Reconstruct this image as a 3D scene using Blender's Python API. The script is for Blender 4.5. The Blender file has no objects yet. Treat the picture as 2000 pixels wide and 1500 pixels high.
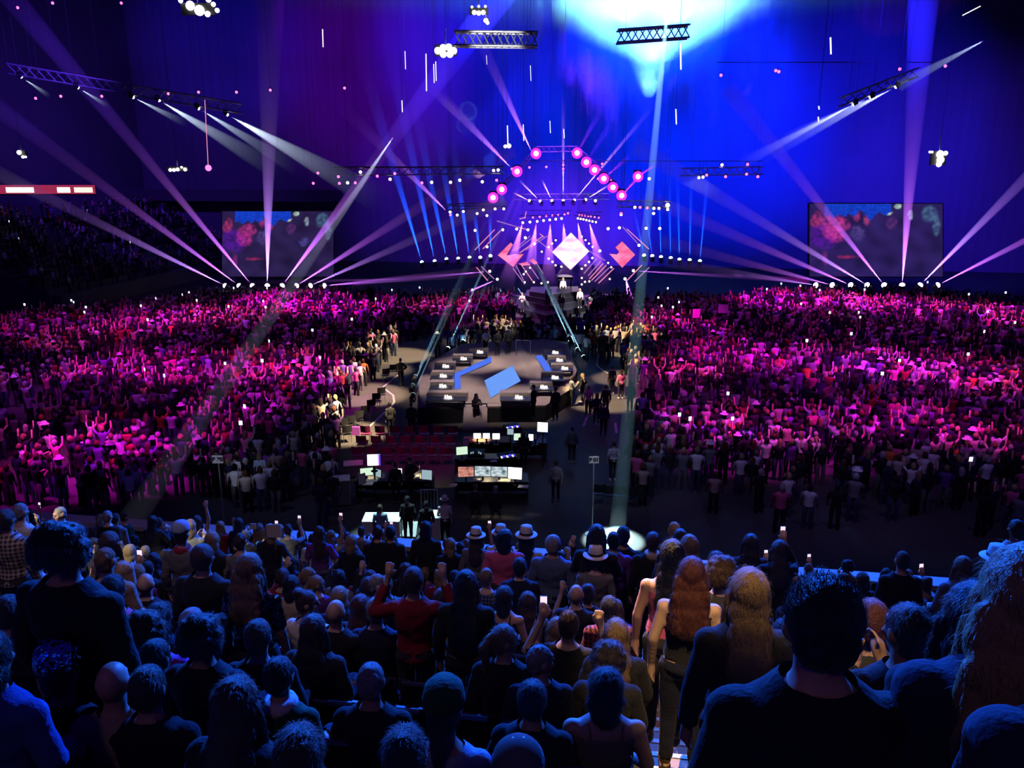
import bpy, math, random
import numpy as np
from mathutils import Vector, Quaternion, Matrix, noise
from mathutils.kdtree import KDTree

# ------------------------------------------------------------------ camera, world, light
sc = bpy.context.scene
COL = sc.collection
RND = random.Random(41)
PITCH = math.radians(15)
CAM = Vector((0, 0, 12.8))
FPX = 1550.0                                   # focal length in pixels of the 2000 x 1500 frame
ROT = math.radians(9)                          # the arena's long axis against the view axis
AU = Vector((math.cos(ROT), -math.sin(ROT), 0))
AV = Vector((math.sin(ROT), math.cos(ROT), 0))

cd = bpy.data.cameras.new('camera')
cam = bpy.data.objects.new('camera', cd)
COL.objects.link(cam)
cam.location = CAM
cam.rotation_euler = (math.pi / 2 - PITCH, 0, 0)
cd.sensor_width = 36
cd.lens = 36 * FPX / 2000
cd.clip_end = 600
cd.clip_start = .05
sc.camera = cam

wd = bpy.data.worlds.new('arena_dark')
sc.world = wd
wd.use_nodes = True
wd.node_tree.nodes['Background'].inputs[0].default_value = (.03, .008, .52, 1)
wd.node_tree.nodes['Background'].inputs[1].default_value = .13

sc.view_settings.view_transform = 'Standard'
sc.view_settings.look = 'None'
sc.view_settings.gamma = 1
sc.view_settings.use_curve_mapping = False
sc.view_settings.exposure = 0
sc.cycles.volume_bounces = 0
sc.cycles.max_bounces = 4
sc.cycles.diffuse_bounces = 0
sc.cycles.sample_clamp_indirect = 4
sc.cycles.sample_clamp_direct = 40

def ray(x, y):
    d = Vector(((x - 1000) / FPX, 1, -(y - 750) / FPX))
    c, s = math.cos(PITCH), math.sin(PITCH)
    return Vector((d.x, d.y * c + d.z * s, -d.y * s + d.z * c))
def atY(x, y, Y):
    r = ray(x, y)
    return CAM + r * (Y / r.y)
def atZ(x, y, z):
    r = ray(x, y)
    return CAM + r * ((z - CAM.z) / r.z)
def atV(x, y, v):
    r = ray(x, y)
    return CAM + r * (v / r.dot(AV))
def atD(x, y, d):
    return CAM + ray(x, y).normalized() * d
def UV(u, v, z=0.0):
    return AU * u + AV * v + Vector((0, 0, z))
def proj(p):
    q = Vector(p) - CAM
    c, s = math.cos(PITCH), math.sin(PITCH)
    dep = q.y * c - q.z * s
    return 1000 + FPX * q.x / dep, 750 - FPX * (q.y * s + q.z * c) / dep, dep

def spot(pos, target, col, energy, size_deg, blend=.6, radius=.25, name='wash_light'):
    l = bpy.data.lights.new(name, 'SPOT')
    l.energy = energy
    l.color = col
    l.spot_size = math.radians(size_deg)
    l.spot_blend = blend
    l.shadow_soft_size = radius
    o = bpy.data.objects.new(name, l)
    COL.objects.link(o)
    o.location = pos
    o.rotation_mode = 'QUATERNION'
    o.rotation_quaternion = (Vector(pos) - Vector(target)).to_track_quat('Z', 'Y')
    return o

# magenta washes of the rig onto the floor crowd: patch in the picture, half width of the patch in m, energy
MAG = (1.0, .01, 1.0)
HOT = (1.0, .05, .7)
VIO = (.62, .05, 1.0)
for x, y, r, e, c in ((560, 590, 6, 1.3, MAG), (660, 600, 6, 1.6, MAG), (430, 620, 6, .8, HOT), (300, 630, 6, .6, MAG), (190, 660, 6, .35, HOT), (60, 640, 5, .25, MAG),
                      (520, 715, 5.0, 1.0, HOT), (620, 735, 4.5, .9, MAG), (400, 730, 5, .9, MAG), (260, 720, 5, .7, MAG), (130, 730, 5, .4, VIO),
                      (120, 850, 3.5, .75, HOT), (230, 870, 3.5, 1.0, MAG), (340, 860, 3.5, .8, MAG), (450, 800, 3.5, .45, MAG), (60, 900, 3, .5, MAG),
                      (860, 600, 4, .6, HOT), (1000, 588, 5, .45, MAG), (1290, 625, 4, .7, HOT), (1360, 640, 4, .7, MAG),
                      (1530, 590, 6, 1.5, MAG), (1640, 590, 6, 1.1, HOT), (1750, 600, 6, 1.0, MAG), (1880, 610, 6, .8, HOT), (1980, 620, 6, .6, MAG),
                      (1330, 730, 4, .8, HOT), (1440, 700, 5, .9, MAG), (1560, 710, 5, .9, MAG), (1690, 720, 5, .9, VIO), (1800, 720, 5, .9, MAG), (1930, 740, 5, .7, HOT),
                      (1400, 830, 3.5, .6, MAG), (1500, 840, 3.5, .6, HOT), (1640, 830, 3.5, .7, MAG), (1790, 830, 3.5, .9, MAG), (1900, 850, 3.5, .45, HOT)):
    p = atZ(x, y, 1.4)
    d = Vector((RND.uniform(-4, 4), -11 if p.y > 45 else -5, 20))
    spot(p + d, p, c, 40000 * e, 2 * math.degrees(math.atan2(r, d.length)), .9, .3)
for x, y, r, e in ((200, 640, 14, 1.0), (520, 640, 13, 1.2), (180, 780, 10, .8), (460, 780, 9, .8), (1480, 640, 14, 1.3), (1800, 650, 14, 1.2), (1420, 790, 10, 1.0), (1720, 790, 11, 1.1), (1950, 760, 11, .9)):
    p = atZ(x, y, 1.2)
    d = Vector((0, -12, 26))
    spot(p + d, p, (.8, .03, 1), 4800 * e, 2 * math.degrees(math.atan2(r, d.length)), 1.0, .4)  # wide weak fill added to lift the dark bands between the patches
# warm white key on the seats beside the centre stage
for x, y, r, e in ((728, 735, 2.6, 1.0), (694, 806, 2.0, 1.6), (785, 664, 2.6, 1.0), (745, 690, 2.4, .6), (1165, 750, 2.0, .8), (1222, 655, 2.6, .8), (1205, 705, 2.0, .6), (955, 640, 2.6, .5)):
    p = atZ(x, y, 1.2)
    d = Vector((8 if x < 1000 else -8, -4, 17))
    spot(p + d, p, (1, .74, .42), 90000 * e, 2 * math.degrees(math.atan2(r, d.length)), .45, .3)
# neutral light on the centre stage
for x, y, e in ((862, 752, .9), (930, 778, 1), (1020, 778, 1), (920, 712, .8), (1000, 705, .8), (1075, 722, .9)):
    p = atZ(x, y, .9)
    spot(p + Vector((0, -5, 18)), p, (1, .80, .70), 13000 * e, 17, .7, .4)
# dim cold light over the dark front of the floor, magenta over the empty chairs
for x, y, r, e, c in ((1190, 900, 5, 1500, (.35, .55, 1)), (560, 920, 5, 1300, (.4, .5, 1)), (1480, 930, 8, 1100, (.5, .35, 1)), (1800, 950, 7, 1100, (.55, .35, 1)), (795, 868, 3.2, 6500, (1, .02, .5)), (1160, 905, 1.2, 0, (.75, .85, 1))):
    p = atZ(x, y, 1)
    d = Vector((-3, -8, 19))
    spot(p + d, p, c, e, 2 * math.degrees(math.atan2(r, d.length)), .9, .3)
for x, y in ((1160, 898), (425, 897)):
    p = atZ(x, y, 2.9)
    spot(p + Vector((1, -14, 7)), p, (.8, .85, 1), 1500, 7, .8, .2)  # spots added only to brighten the two sign boards
# blue washes added on the back drape, standing in for glowing haze
for x, y, Y, e, a, c in ((1270, 60, 102, 5.5, 50, (.0, .03, 1)), (1180, 260, 102, 3.4, 40, (.0, .015, 1)), (940, 60, 105, 2.0, 36, (.01, .01, 1)), (1420, 230, 100, 2.6, 40, (.0, .01, 1)),
                         (1650, 200, 96, 1.1, 50, (.01, .01, 1)), (700, 120, 106, .55, 36, (.25, .0, 1)), (420, 60, 108, .45, 30, (.02, .01, 1)), (1100, 430, 102, 1.6, 30, (.2, .02, 1)), (840, 330, 105, .7, 30, (.1, .02, 1)),
                         (1820, 420, 92, .35, 50, (.03, .01, 1)), (300, 330, 108, .2, 60, (.12, .03, 1)), (120, 180, 100, .08, 60, (.1, .02, 1)), (1900, 300, 92, .3, 50, (.08, .02, 1))):
    p = atY(x, y, Y)
    spot(Vector((p.x * .75, 62, 27)), p, c, 150000 * e, a, 1.0, .5)
# blue back light on the near stand, from the rig ahead
spot(UV(5, 55, 30), UV(-1, 6, 8), (.01, .11, 1), 330000, 34, .5, .3)
spot(UV(-16, 40, 27), UV(3, 3, 10), (.01, .12, 1), 140000, 20, .6, .3)
# weak warm fills added behind and over the viewer, and the light over the stairway
spot(UV(-3, -9, 23), UV(-2, 8, 8), (1, .6, .62), 190, 100, .6, .8)
spot(UV(-4, 3, 21), UV(-4, 15, 4.5), (1, .68, .72), 800, 66, .8, .5)
spot(UV(1.0, 1.0, 19), UV(.72, 5.6, 8.3), (1, .66, .30), 3600, 13, .5, .1)
spot(UV(-1.6, 9.5, 14), UV(.6, 5.6, 8.0), (1, .62, .22), 4200, 17, .5, .1)
spot(UV(4.5, 10, 15), UV(1.1, 8, 8), (1, .45, .25), 240, 40, .7, .2)
spot(UV(5, 8, 19), UV(1.3, 14.5, 5), (1, .62, .40), 900, 24, .7, .2)
spot(atZ(1198, 1056, 0) + Vector((.5, 1, 20)), atZ(1198, 1056, 0), (.62, .97, 1), 240000, 2 * math.degrees(math.atan2(1.15, 20)), .35, .1)
# cold white work light behind the barrier, light on the guard
spot(atZ(770, 1030, .4) + Vector((1, 1, 14)), atZ(772, 1035, .4), (.55, .95, 1), 16000, 15, .3, .1)
spot(atD(120, 1010, 15.5) + Vector((-2.5, -5, 8)), atD(160, 1018, 15.5), (1, .95, .78), 5500, 20, .4, .1)

# ------------------------------------------------------------------ helpers
def hash_of(s):
    h = 7
    for ch in s:
        h = (h * 131 + ord(ch)) % 1000003
    return h
ONES = 'zeroth first second third fourth fifth sixth seventh eighth ninth tenth eleventh twelfth thirteenth fourteenth fifteenth sixteenth seventeenth eighteenth nineteenth'.split()
TENS = {20: 'twenty', 30: 'thirty', 40: 'forty', 50: 'fifty', 60: 'sixty', 70: 'seventy', 80: 'eighty', 90: 'ninety'}
def ordn(n):
    if n < 20: return ONES[n]
    t, o = n // 10 * 10, n % 10
    if t >= 100: return 'hundred-and-' + ordn(n - 100) if n > 100 else 'hundredth'
    return TENS[t] + '-' + ONES[o] if o else TENS[t][:-1] + 'ieth'
NUM = 'zero one two three four five six seven eight nine ten eleven twelve thirteen fourteen fifteen sixteen seventeen eighteen nineteen twenty'.split()

def tag(o, label=None, cat=None, group=None, kind=None):
    if label: o['label'] = label
    if cat: o['category'] = cat
    if group: o['group'] = group
    if kind: o['kind'] = kind
    return o
def thing(name, label, cat, loc=(0, 0, 0), group=None, rz=0):
    o = bpy.data.objects.new(name, None)
    COL.objects.link(o)
    o.location = loc
    o.rotation_euler = (0, 0, rz)
    o.empty_display_size = .1
    return tag(o, label, cat, group)
def put(name, me, parent=None, loc=None, quat=None, scale=None, color=None):
    o = bpy.data.objects.new(name, me)
    COL.objects.link(o)
    if parent: o.parent = parent
    if loc is not None: o.location = loc
    if quat is not None:
        o.rotation_mode = 'QUATERNION'
        o.rotation_quaternion = quat
    if scale is not None: o.scale = scale if hasattr(scale, '__len__') else (scale,) * 3
    if color is not None: o.color = (*color, 1)
    return o

class MB:
    def __init__(s): s.v, s.f, s.m, s.mi = [], [], [], 0
    def add(s, V, Fc):
        o = len(s.v)
        s.v += [tuple(p) for p in V]
        s.f += [tuple(i + o for i in g) for g in Fc]
        s.m += [s.mi] * len(Fc)
        return s
    def box(s, c, size, q=None, mi=None):
        if mi is not None: s.mi = mi
        c = Vector(c)
        V = []
        for x in (-.5, .5):
            for y in (-.5, .5):
                for z in (-.5, .5):
                    p = Vector((x * size[0], y * size[1], z * size[2]))
                    V.append(c + (q @ p if q else p))
        return s.add(V, [(0, 1, 3, 2), (4, 6, 7, 5), (0, 4, 5, 1), (2, 3, 7, 6), (0, 2, 6, 4), (1, 5, 7, 3)])
    def cyl(s, a, b, r0, r1=None, n=10, mi=None):
        if mi is not None: s.mi = mi
        a, b = Vector(a), Vector(b)
        r1 = r0 if r1 is None else r1
        q = (b - a).to_track_quat('Z', 'Y')
        V = []
        for c, r in ((a, r0), (b, r1)):
            for i in range(n):
                t = 2 * math.pi * i / n
                V.append(c + q @ Vector((r * math.cos(t), r * math.sin(t), 0)))
        return s.add(V, [(i, (i + 1) % n, n + (i + 1) % n, n + i) for i in range(n)] + [tuple(range(n))[::-1], tuple(range(n, 2 * n))])
    def rev(s, prof, c=(0, 0, 0), n=16, q=None, mi=None, sx=1, sy=1):
        """surface of revolution of (r, z) pairs"""
        if mi is not None: s.mi = mi
        c = Vector(c)
        V = []
        for r, z in prof:
            for i in range(n):
                t = 2 * math.pi * i / n
                p = Vector((max(r, 1e-4) * math.cos(t) * sx, max(r, 1e-4) * math.sin(t) * sy, z))
                V.append(c + (q @ p if q else p))
        m = len(prof)
        Fc = [(j * n + i, j * n + (i + 1) % n, (j + 1) * n + (i + 1) % n, (j + 1) * n + i) for j in range(m - 1) for i in range(n)]
        Fc += [tuple(range(n))[::-1], tuple(range((m - 1) * n, m * n))]
        return s.add(V, Fc)
    def sph(s, c, r, n=10, mi=None, sz=1):
        return s.rev([(r * math.sin(math.pi * k / 8), -r * sz * math.cos(math.pi * k / 8)) for k in range(9)], c, n, None, mi)
    def prism(s, pts, ext, mi=None):
        if mi is not None: s.mi = mi
        ext = Vector(ext)
        n = len(pts)
        V = [Vector(p) for p in pts] + [Vector(p) + ext for p in pts]
        return s.add(V, [tuple(range(n))[::-1], tuple(range(n, 2 * n))] + [(i, (i + 1) % n, n + (i + 1) % n, n + i) for i in range(n)])
    def mesh(s, name, mats, smooth=False):
        me = bpy.data.meshes.new(name)
        me.from_pydata(s.v, [], s.f)
        for m in (mats if isinstance(mats, (list, tuple)) else [mats]): me.materials.append(m)
        if any(s.m): me.polygons.foreach_set('material_index', s.m)
        if smooth: me.polygons.foreach_set('use_smooth', [True] * len(me.polygons))
        me.update()
        return me
    def obj(s, name, mats, parent=None, smooth=False):
        return put(name, s.mesh(name, mats, smooth), parent)

# ------------------------------------------------------------------ materials
M = {}
def new_mat(name):
    m = bpy.data.materials.new(name)
    m.use_nodes = True
    M[name] = m
    return m, m.node_tree, m.node_tree.nodes['Principled BSDF']
def plain(name, col, rough=.7, metal=0, spec=.4, nz=None):
    m, nt, b = new_mat(name)
    b.inputs['Base Color'].default_value = (*col, 1)
    b.inputs['Roughness'].default_value = rough
    b.inputs['Metallic'].default_value = metal
    b.inputs['Specular IOR Level'].default_value = spec
    if nz:
        tc = nt.nodes.new('ShaderNodeTexCoord')
        t = nt.nodes.new('ShaderNodeTexNoise'); t.inputs['Scale'].default_value = nz[0]; t.inputs['Detail'].default_value = 5
        r = nt.nodes.new('ShaderNodeMix'); r.data_type = 'RGBA'
        r.inputs['A'].default_value = (*[c * (1 - nz[1]) for c in col], 1); r.inputs['B'].default_value = (*[min(1, c * (1 + nz[1])) for c in col], 1)
        nt.links.new(tc.outputs['Object'], t.inputs[0]); nt.links.new(t.outputs[0], r.inputs['Factor']); nt.links.new(r.outputs['Result'], b.inputs['Base Color'])
    return m
def objcol(name, rough=.85, sheen=0., bump=None, spec=.3, metal=0):
    m, nt, b = new_mat(name)
    oi = nt.nodes.new('ShaderNodeObjectInfo')
    nt.links.new(oi.outputs['Color'], b.inputs['Base Color'])
    b.inputs['Roughness'].default_value = rough
    b.inputs['Specular IOR Level'].default_value = spec
    b.inputs['Metallic'].default_value = metal
    b.inputs['Sheen Weight'].default_value = sheen
    if bump:
        tc = nt.nodes.new('ShaderNodeTexCoord'); mp = nt.nodes.new('ShaderNodeMapping'); mp.inputs['Scale'].default_value = bump[:3]
        nz = nt.nodes.new('ShaderNodeTexNoise'); nz.inputs['Scale'].default_value = bump[3]; nz.inputs['Detail'].default_value = 3
        bp = nt.nodes.new('ShaderNodeBump'); bp.inputs['Strength'].default_value = bump[4]; bp.inputs['Distance'].default_value = .02
        nt.links.new(tc.outputs['Object'], mp.inputs[0]); nt.links.new(mp.outputs[0], nz.inputs[0]); nt.links.new(nz.outputs[0], bp.inputs['Height']); nt.links.new(bp.outputs[0], b.inputs['Normal'])
    return m
def emis(name, col, k, sample='NONE'):
    m = bpy.data.materials.new(name)
    m.use_nodes = True
    nt = m.node_tree
    nt.nodes.clear()
    o = nt.nodes.new('ShaderNodeOutputMaterial'); e = nt.nodes.new('ShaderNodeEmission')
    e.inputs[0].default_value = (*col, 1); e.inputs[1].default_value = k
    nt.links.new(e.outputs[0], o.inputs[0])
    m.cycles.emission_sampling = sample
    M[name] = m
    return m
def emis_attr(name, k, sample='NONE'):
    m = emis(name, (1, 1, 1), k, sample)
    nt = m.node_tree
    a = nt.nodes.new('ShaderNodeAttribute'); a.attribute_name = 'Col'
    e = [n for n in nt.nodes if n.type == 'EMISSION'][0]
    nt.links.new(a.outputs['Color'], e.inputs[0])
    return m

objcol('skin', .5, 0, None, .4)
objcol('cloth', .9, .06, (1, 1, 1, 40, .4))
objcol('hair', .42, 0, (60, 60, 9, 4, .7), .5)
objcol('shoe', .5)
objcol('plain_paint', .45)
plain('eye', (.02, .015, .01)); plain('lip', (.35, .12, .1))
# a checked shirt: stripes in both directions over the object's colour
m, nt, b = new_mat('plaid')
tc = nt.nodes.new('ShaderNodeTexCoord'); oi = nt.nodes.new('ShaderNodeObjectInfo')
w1 = nt.nodes.new('ShaderNodeTexWave'); w1.inputs['Scale'].default_value = 7; w1.bands_direction = 'X'
w2 = nt.nodes.new('ShaderNodeTexWave'); w2.inputs['Scale'].default_value = 7; w2.bands_direction = 'Z'
mx = nt.nodes.new('ShaderNodeMath'); mx.operation = 'ADD'
rp = nt.nodes.new('ShaderNodeValToRGB'); rp.color_ramp.elements[0].color = (.1, .1, .12, 1); rp.color_ramp.elements[1].color = (1, 1, 1, 1); rp.color_ramp.elements[0].position = .3; rp.color_ramp.elements[1].position = .62
hf = nt.nodes.new('ShaderNodeMath'); hf.operation = 'MULTIPLY'; hf.inputs[1].default_value = .5
mu = nt.nodes.new('ShaderNodeMix'); mu.data_type = 'RGBA'; mu.blend_type = 'MULTIPLY'; mu.inputs['Factor'].default_value = 1
for w in (w1, w2): nt.links.new(tc.outputs['Object'], w.inputs[0])
nt.links.new(w1.outputs['Fac'], mx.inputs[0]); nt.links.new(w2.outputs['Fac'], mx.inputs[1]); nt.links.new(mx.outputs[0], hf.inputs[0]); nt.links.new(hf.outputs[0], rp.inputs[0])
nt.links.new(oi.outputs['Color'], mu.inputs['A']); nt.links.new(rp.outputs[0], mu.inputs['B']); nt.links.new(mu.outputs['Result'], b.inputs['Base Color'])
b.inputs['Roughness'].default_value = .9
# sequins: small tilted mirrors
m, nt, b = new_mat('sequin')
tc = nt.nodes.new('ShaderNodeTexCoord'); oi = nt.nodes.new('ShaderNodeObjectInfo')
vo = nt.nodes.new('ShaderNodeTexVoronoi'); vo.inputs['Scale'].default_value = 70
ge = nt.nodes.new('ShaderNodeNewGeometry'); sb_ = nt.nodes.new('ShaderNodeVectorMath'); sb_.operation = 'SUBTRACT'; sb_.inputs[1].default_value = (.5, .5, .5)
bp = nt.nodes.new('ShaderNodeVectorMath'); bp.operation = 'ADD'; nn = nt.nodes.new('ShaderNodeVectorMath'); nn.operation = 'NORMALIZE'
nt.links.new(tc.outputs['Object'], vo.inputs['Vector']); nt.links.new(vo.outputs['Color'], sb_.inputs[0]); nt.links.new(sb_.outputs[0], bp.inputs[0]); nt.links.new(ge.outputs['Normal'], bp.inputs[1]); nt.links.new(bp.outputs[0], nn.inputs[0]); nt.links.new(nn.outputs[0], b.inputs['Normal']); nt.links.new(oi.outputs['Color'], b.inputs['Base Color'])
b.inputs['Metallic'].default_value = 1; b.inputs['Roughness'].default_value = .12
# the far crowd: colour from the mesh
m, nt, b = new_mat('crowd_cloth')
at = nt.nodes.new('ShaderNodeAttribute'); at.attribute_name = 'Col'
nt.links.new(at.outputs['Color'], b.inputs['Base Color']); b.inputs['Roughness'].default_value = .85; b.inputs['Specular IOR Level'].default_value = .2

plain('floor_dark', (.055, .05, .05), .75, 0, .3, (.6, .3))
plain('drape', (.2, .2, .22), .95, 0, .1, (.25, .12))
plain('concrete', (.13, .12, .125), .9, 0, .2, (3, .25))
plain('stair', (.52, .38, .22), .85, 0, .3, (9, .12))
plain('nosing', (.85, .74, .42), .6)
plain('seat_plastic', (.035, .04, .075), .22, 0, .6)
plain('seat_red', (.16, .02, .07), .35, 0, .5)
plain('black', (.012, .012, .014), .6)
plain('black_gloss', (.015, .015, .018), .25)
plain('metal', (.35, .35, .37), .4, .9)
plain('truss', (.32, .32, .36), .45, .8)
plain('deck', (.34, .28, .25), .8, 0, .3, (1.2, .12))
plain('bench', (.36, .31, .29), .85, 0, .2, (5, .1))
plain('white', (.8, .8, .8), .8)
plain('paper', (.85, .82, .7), .9)
plain('tape', (.85, .83, .78), .7)
plain('wood', (.35, .18, .09), .6, 0, .3, (6, .3))
plain('red', (.65, .05, .05), .6)
plain('stage_black', (.02, .02, .028), .35, 0, .5)
plain('card', (.6, .55, .52), .9)
emis('lamp_white', (1, .93, .85), 9)
emis('lamp_warm', (1, .78, .62), 6)
emis('lamp_pink', (1, .14, .6), 2.6)
emis('lamp_magenta', (1, .03, .62), 1.6)
emis('lamp_violet', (1, .75, 1), 9)
emis('lamp_cyan', (.55, .95, 1), 7)
emis('lamp_red', (1, .12, .2), 4)
emis('screen_white', (1, .98, .93), 2.6)
emis('screen_green', (.75, 1, .75), .9)
emis('screen_blue', (.08, .05, 1), 1.6)
emis('screen_soft', (.45, .62, .7), .7)
emis('screen_pink', (1, .5, .9), 1.1)
emis('led_floor', (.16, .36, 1), .95, 'AUTO')
emis('blue_strip_glow', (.09, .2, 1), .9, 'AUTO')
emis('tube_pink', (1, .33, .55), .9)
emis('tube_violet', (.8, .35, 1), .55)
emis('tube_white', (1, .97, .85), 1.6)
emis('phone_glow', (.8, .85, 1), 2.2)
emis('candle', (1, .86, .8), 1.7)
emis('phone_screen', (1, .75, .95), 1.1)
emis('step_lamp', (1, .25, .08), 3)
emis_attr('screen_picture', 1.0)
# ------------------------------------------------------------------ the hall
def struct(name, o):
    return tag(o, kind='structure')
def quad(name, pts, mat):
    me = bpy.data.meshes.new(name)
    me.from_pydata([tuple(p) for p in pts], [], [tuple(range(len(pts)))])
    me.materials.append(mat)
    return put(name, me)
o = MB().prism([UV(-75, 16.9, -.2), UV(75, 16.9, -.2), UV(75, 118, -.2), UV(-75, 118, -.2)], (0, 0, .2)).obj('floor', M['floor_dark']); tag(o, kind='structure')

# back drape with real folds
V, Fc = [], []
n = 420
for i in range(n + 1):
    u = -85 + 170 * i / n
    v = 113 + .03 * math.sin(i * 1.9) + .02 * math.sin(i * .71 + 1)
    V += [UV(u, v, 0), UV(u, v, 46)]
    if i: Fc.append((2 * i - 2, 2 * i, 2 * i + 1, 2 * i - 1))
o = MB().add(V, Fc).obj('wall_back', M['drape']); tag(o, kind='structure')
for nm, u in (('wall_left', -74), ('wall_right', 74)):
    o = MB().prism([UV(u, 40, 0), UV(u, 116, 0), UV(u, 116, 46), UV(u, 40, 46)], AU * (.4 if u > 0 else -.4)).obj(nm, M['drape'])
    tag(o, kind='structure')

# side stands in the far corners, terraced
def side_stand(name, sgn, v0, v1, ustart):
    root = bpy.data.objects.new(name, None)
    COL.objects.link(root)
    tag(root, kind='structure')
    for k in range(14):
        u = ustart + .9 * k
        b = MB()
        z = 1.6 + .48 * k
        pts = [UV(sgn * u, v0 - k * .3, 0), UV(sgn * u, v1, 0), UV(sgn * (u + .9), v1, 0), UV(sgn * (u + .9), v0 - k * .3, 0)]
        b.prism(pts if sgn > 0 else pts[::-1], (0, 0, z))
        b.obj('terrace', M['concrete'], root)
    return root
side_stand('floor_terrace_left', -1, 66, 104, 53)
side_stand('floor_terrace_right', 1, 66, 104, 50)
o = MB().box(UV(-58, 108, 9.5), (34, .5, 1.6), Quaternion((0, 0, 1), -ROT)).obj('wall_fascia', M['concrete']); tag(o, kind='structure')

# ------------------------------------------------------------------ the near stand
ROW, RISE, TOPZ = .85, .40, 10.6
NROW = 19
AIS0, AIS1 = .18, 1.32
def rowz(k): return TOPZ - RISE * k
root = bpy.data.objects.new('floor_stand', None); COL.objects.link(root); tag(root, kind='structure')
for k in range(-2, NROW + 1):
    z = rowz(k)
    for u0, u1 in ((-16, AIS0), (AIS1, 16)):
        MB().prism([UV(u0, ROW * k - .45, z - .9), UV(u1, ROW * k - .45, z - .9), UV(u1, ROW * k + .4, z - .9), UV(u0, ROW * k + .4, z - .9)], (0, 0, .9)).obj('row_tread', M['concrete'], root)
st = bpy.data.objects.new('floor_stairs', None); COL.objects.link(st); tag(st, kind='structure')
tread = None
for k in range(0, NROW + 1):
    for h in (0, 1):
        z = rowz(k) - .2 * h
        va = ROW * k - .45 + .425 * h
        MB().prism([UV(AIS0, va, z - .6), UV(AIS1, va, z - .6), UV(AIS1, va + .425, z - .6), UV(AIS0, va + .425, z - .6)], (0, 0, .6)).obj('tread', M['stair'], st)
        MB().prism([UV(AIS0 + .01, va + .375, z - .03), UV(AIS1 - .01, va + .375, z - .03), UV(AIS1 - .01, va + .431, z - .03), UV(AIS0 + .01, va + .431, z - .03)], (0, 0, .036)).obj('nosing', M['nosing'], st)
# barrier at the foot of the stand
V0 = ROW * NROW + .55
o = MB().prism([UV(-16, V0, 0), UV(16, V0, 0), UV(16, V0 + .3, 0), UV(-16, V0 + .3, 0)], (0, 0, 4.05)).obj('wall_front', M['concrete']); tag(o, kind='structure')
o = MB().prism([UV(-16, V0 - .06, 4.05), UV(16, V0 - .06, 4.05), UV(16, V0 + .36, 4.05), UV(-16, V0 + .36, 4.05)], (0, 0, .12)).obj('trim_1', M['card']); tag(o, kind='structure')
# roof beams far above the picture
for k, v in enumerate((58, 70, 82, 94, 106)):
    o = MB().prism([UV(-72, v - .3, 38), UV(72, v - .3, 38), UV(72, v + .3, 38), UV(-72, v + .3, 38)], (0, 0, .9)).obj('ceiling_beam', M['black']); tag(o, kind='structure')
ROOF = 38.0
def wire(t, p, top=ROOF):
    p = Vector(p)
    MB().cyl(p - t.location, Vector((p.x, p.y, top)) - t.location, .012, n=4).obj('wire', M['black'], t)
# red step lamp on the stairs
t = thing('step_light', 'tiny glowing red step lamp at the edge of the stairs', 'lamp', UV(AIS0 + .06, ROW * 8 - .2, rowz(8)))
MB().box((0, 0, .05), (.05, .05, .1)).obj('housing', M['black'], t); MB().box((0, -.03, .07), (.03, .015, .05)).obj('lens', M['step_lamp'], t)

# ------------------------------------------------------------------ centre stage
ZS = .9
def flat(px, z): return [atZ(x, y, z) for x, y in px]
DECK = [(815, 796), (1066, 792), (1112, 762), (1128, 722), (1108, 668), (1060, 662), (900, 672), (838, 708), (818, 740)]
t = thing('centre_stage', 'low taupe stage platform with black skirts in the middle of the floor', 'stage', atZ(960, 740, 0))
off = -t.location
def under(parent, b): b.v = [tuple(Vector(p) - parent.location) for p in b.v]; return b
P = flat(DECK, ZS)
under(t, MB().prism([p - Vector((0, 0, .1)) for p in P], (0, 0, .1))).obj('deck', M['deck'], t)
n = len(P)
for i in range(n):
    a, c = P[i], P[(i + 1) % n]
    q = [a, c, c - Vector((0, 0, ZS - .02)), a - Vector((0, 0, ZS - .02))]
    if i == 0:                                     # the front skirt has a gap for the ramp
        for s0, s1 in ((0, .36), (.545, 1)):
            A, B = a.lerp(c, s0), a.lerp(c, s1)
            under(t, MB().prism([A, B, B - Vector((0, 0, .88)), A - Vector((0, 0, .88))], (0, .06, 0))).obj('skirt', M['black'], t)
        A, B = a.lerp(c, .36), a.lerp(c, .545)
        under(t, MB().prism([A - Vector((0, 0, .1)), B - Vector((0, 0, .1)), B + Vector((0, -1.3, -.88)), A + Vector((0, -1.3, -.88))], (0, 0, .09))).obj('ramp', M['deck'], t)
    else:
        under(t, MB().prism(q, (P[(i + n // 2) % n] - a).normalized() * .06)).obj('skirt', M['black'], t)
# inner dance floor edge line: a slightly raised lighter field
under(t, MB().prism(flat([(903, 789), (1040, 786), (1062, 745), (1040, 697), (978, 700), (902, 738)], ZS), (0, 0, .02))).obj('inner_floor', M['deck'], t)

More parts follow.
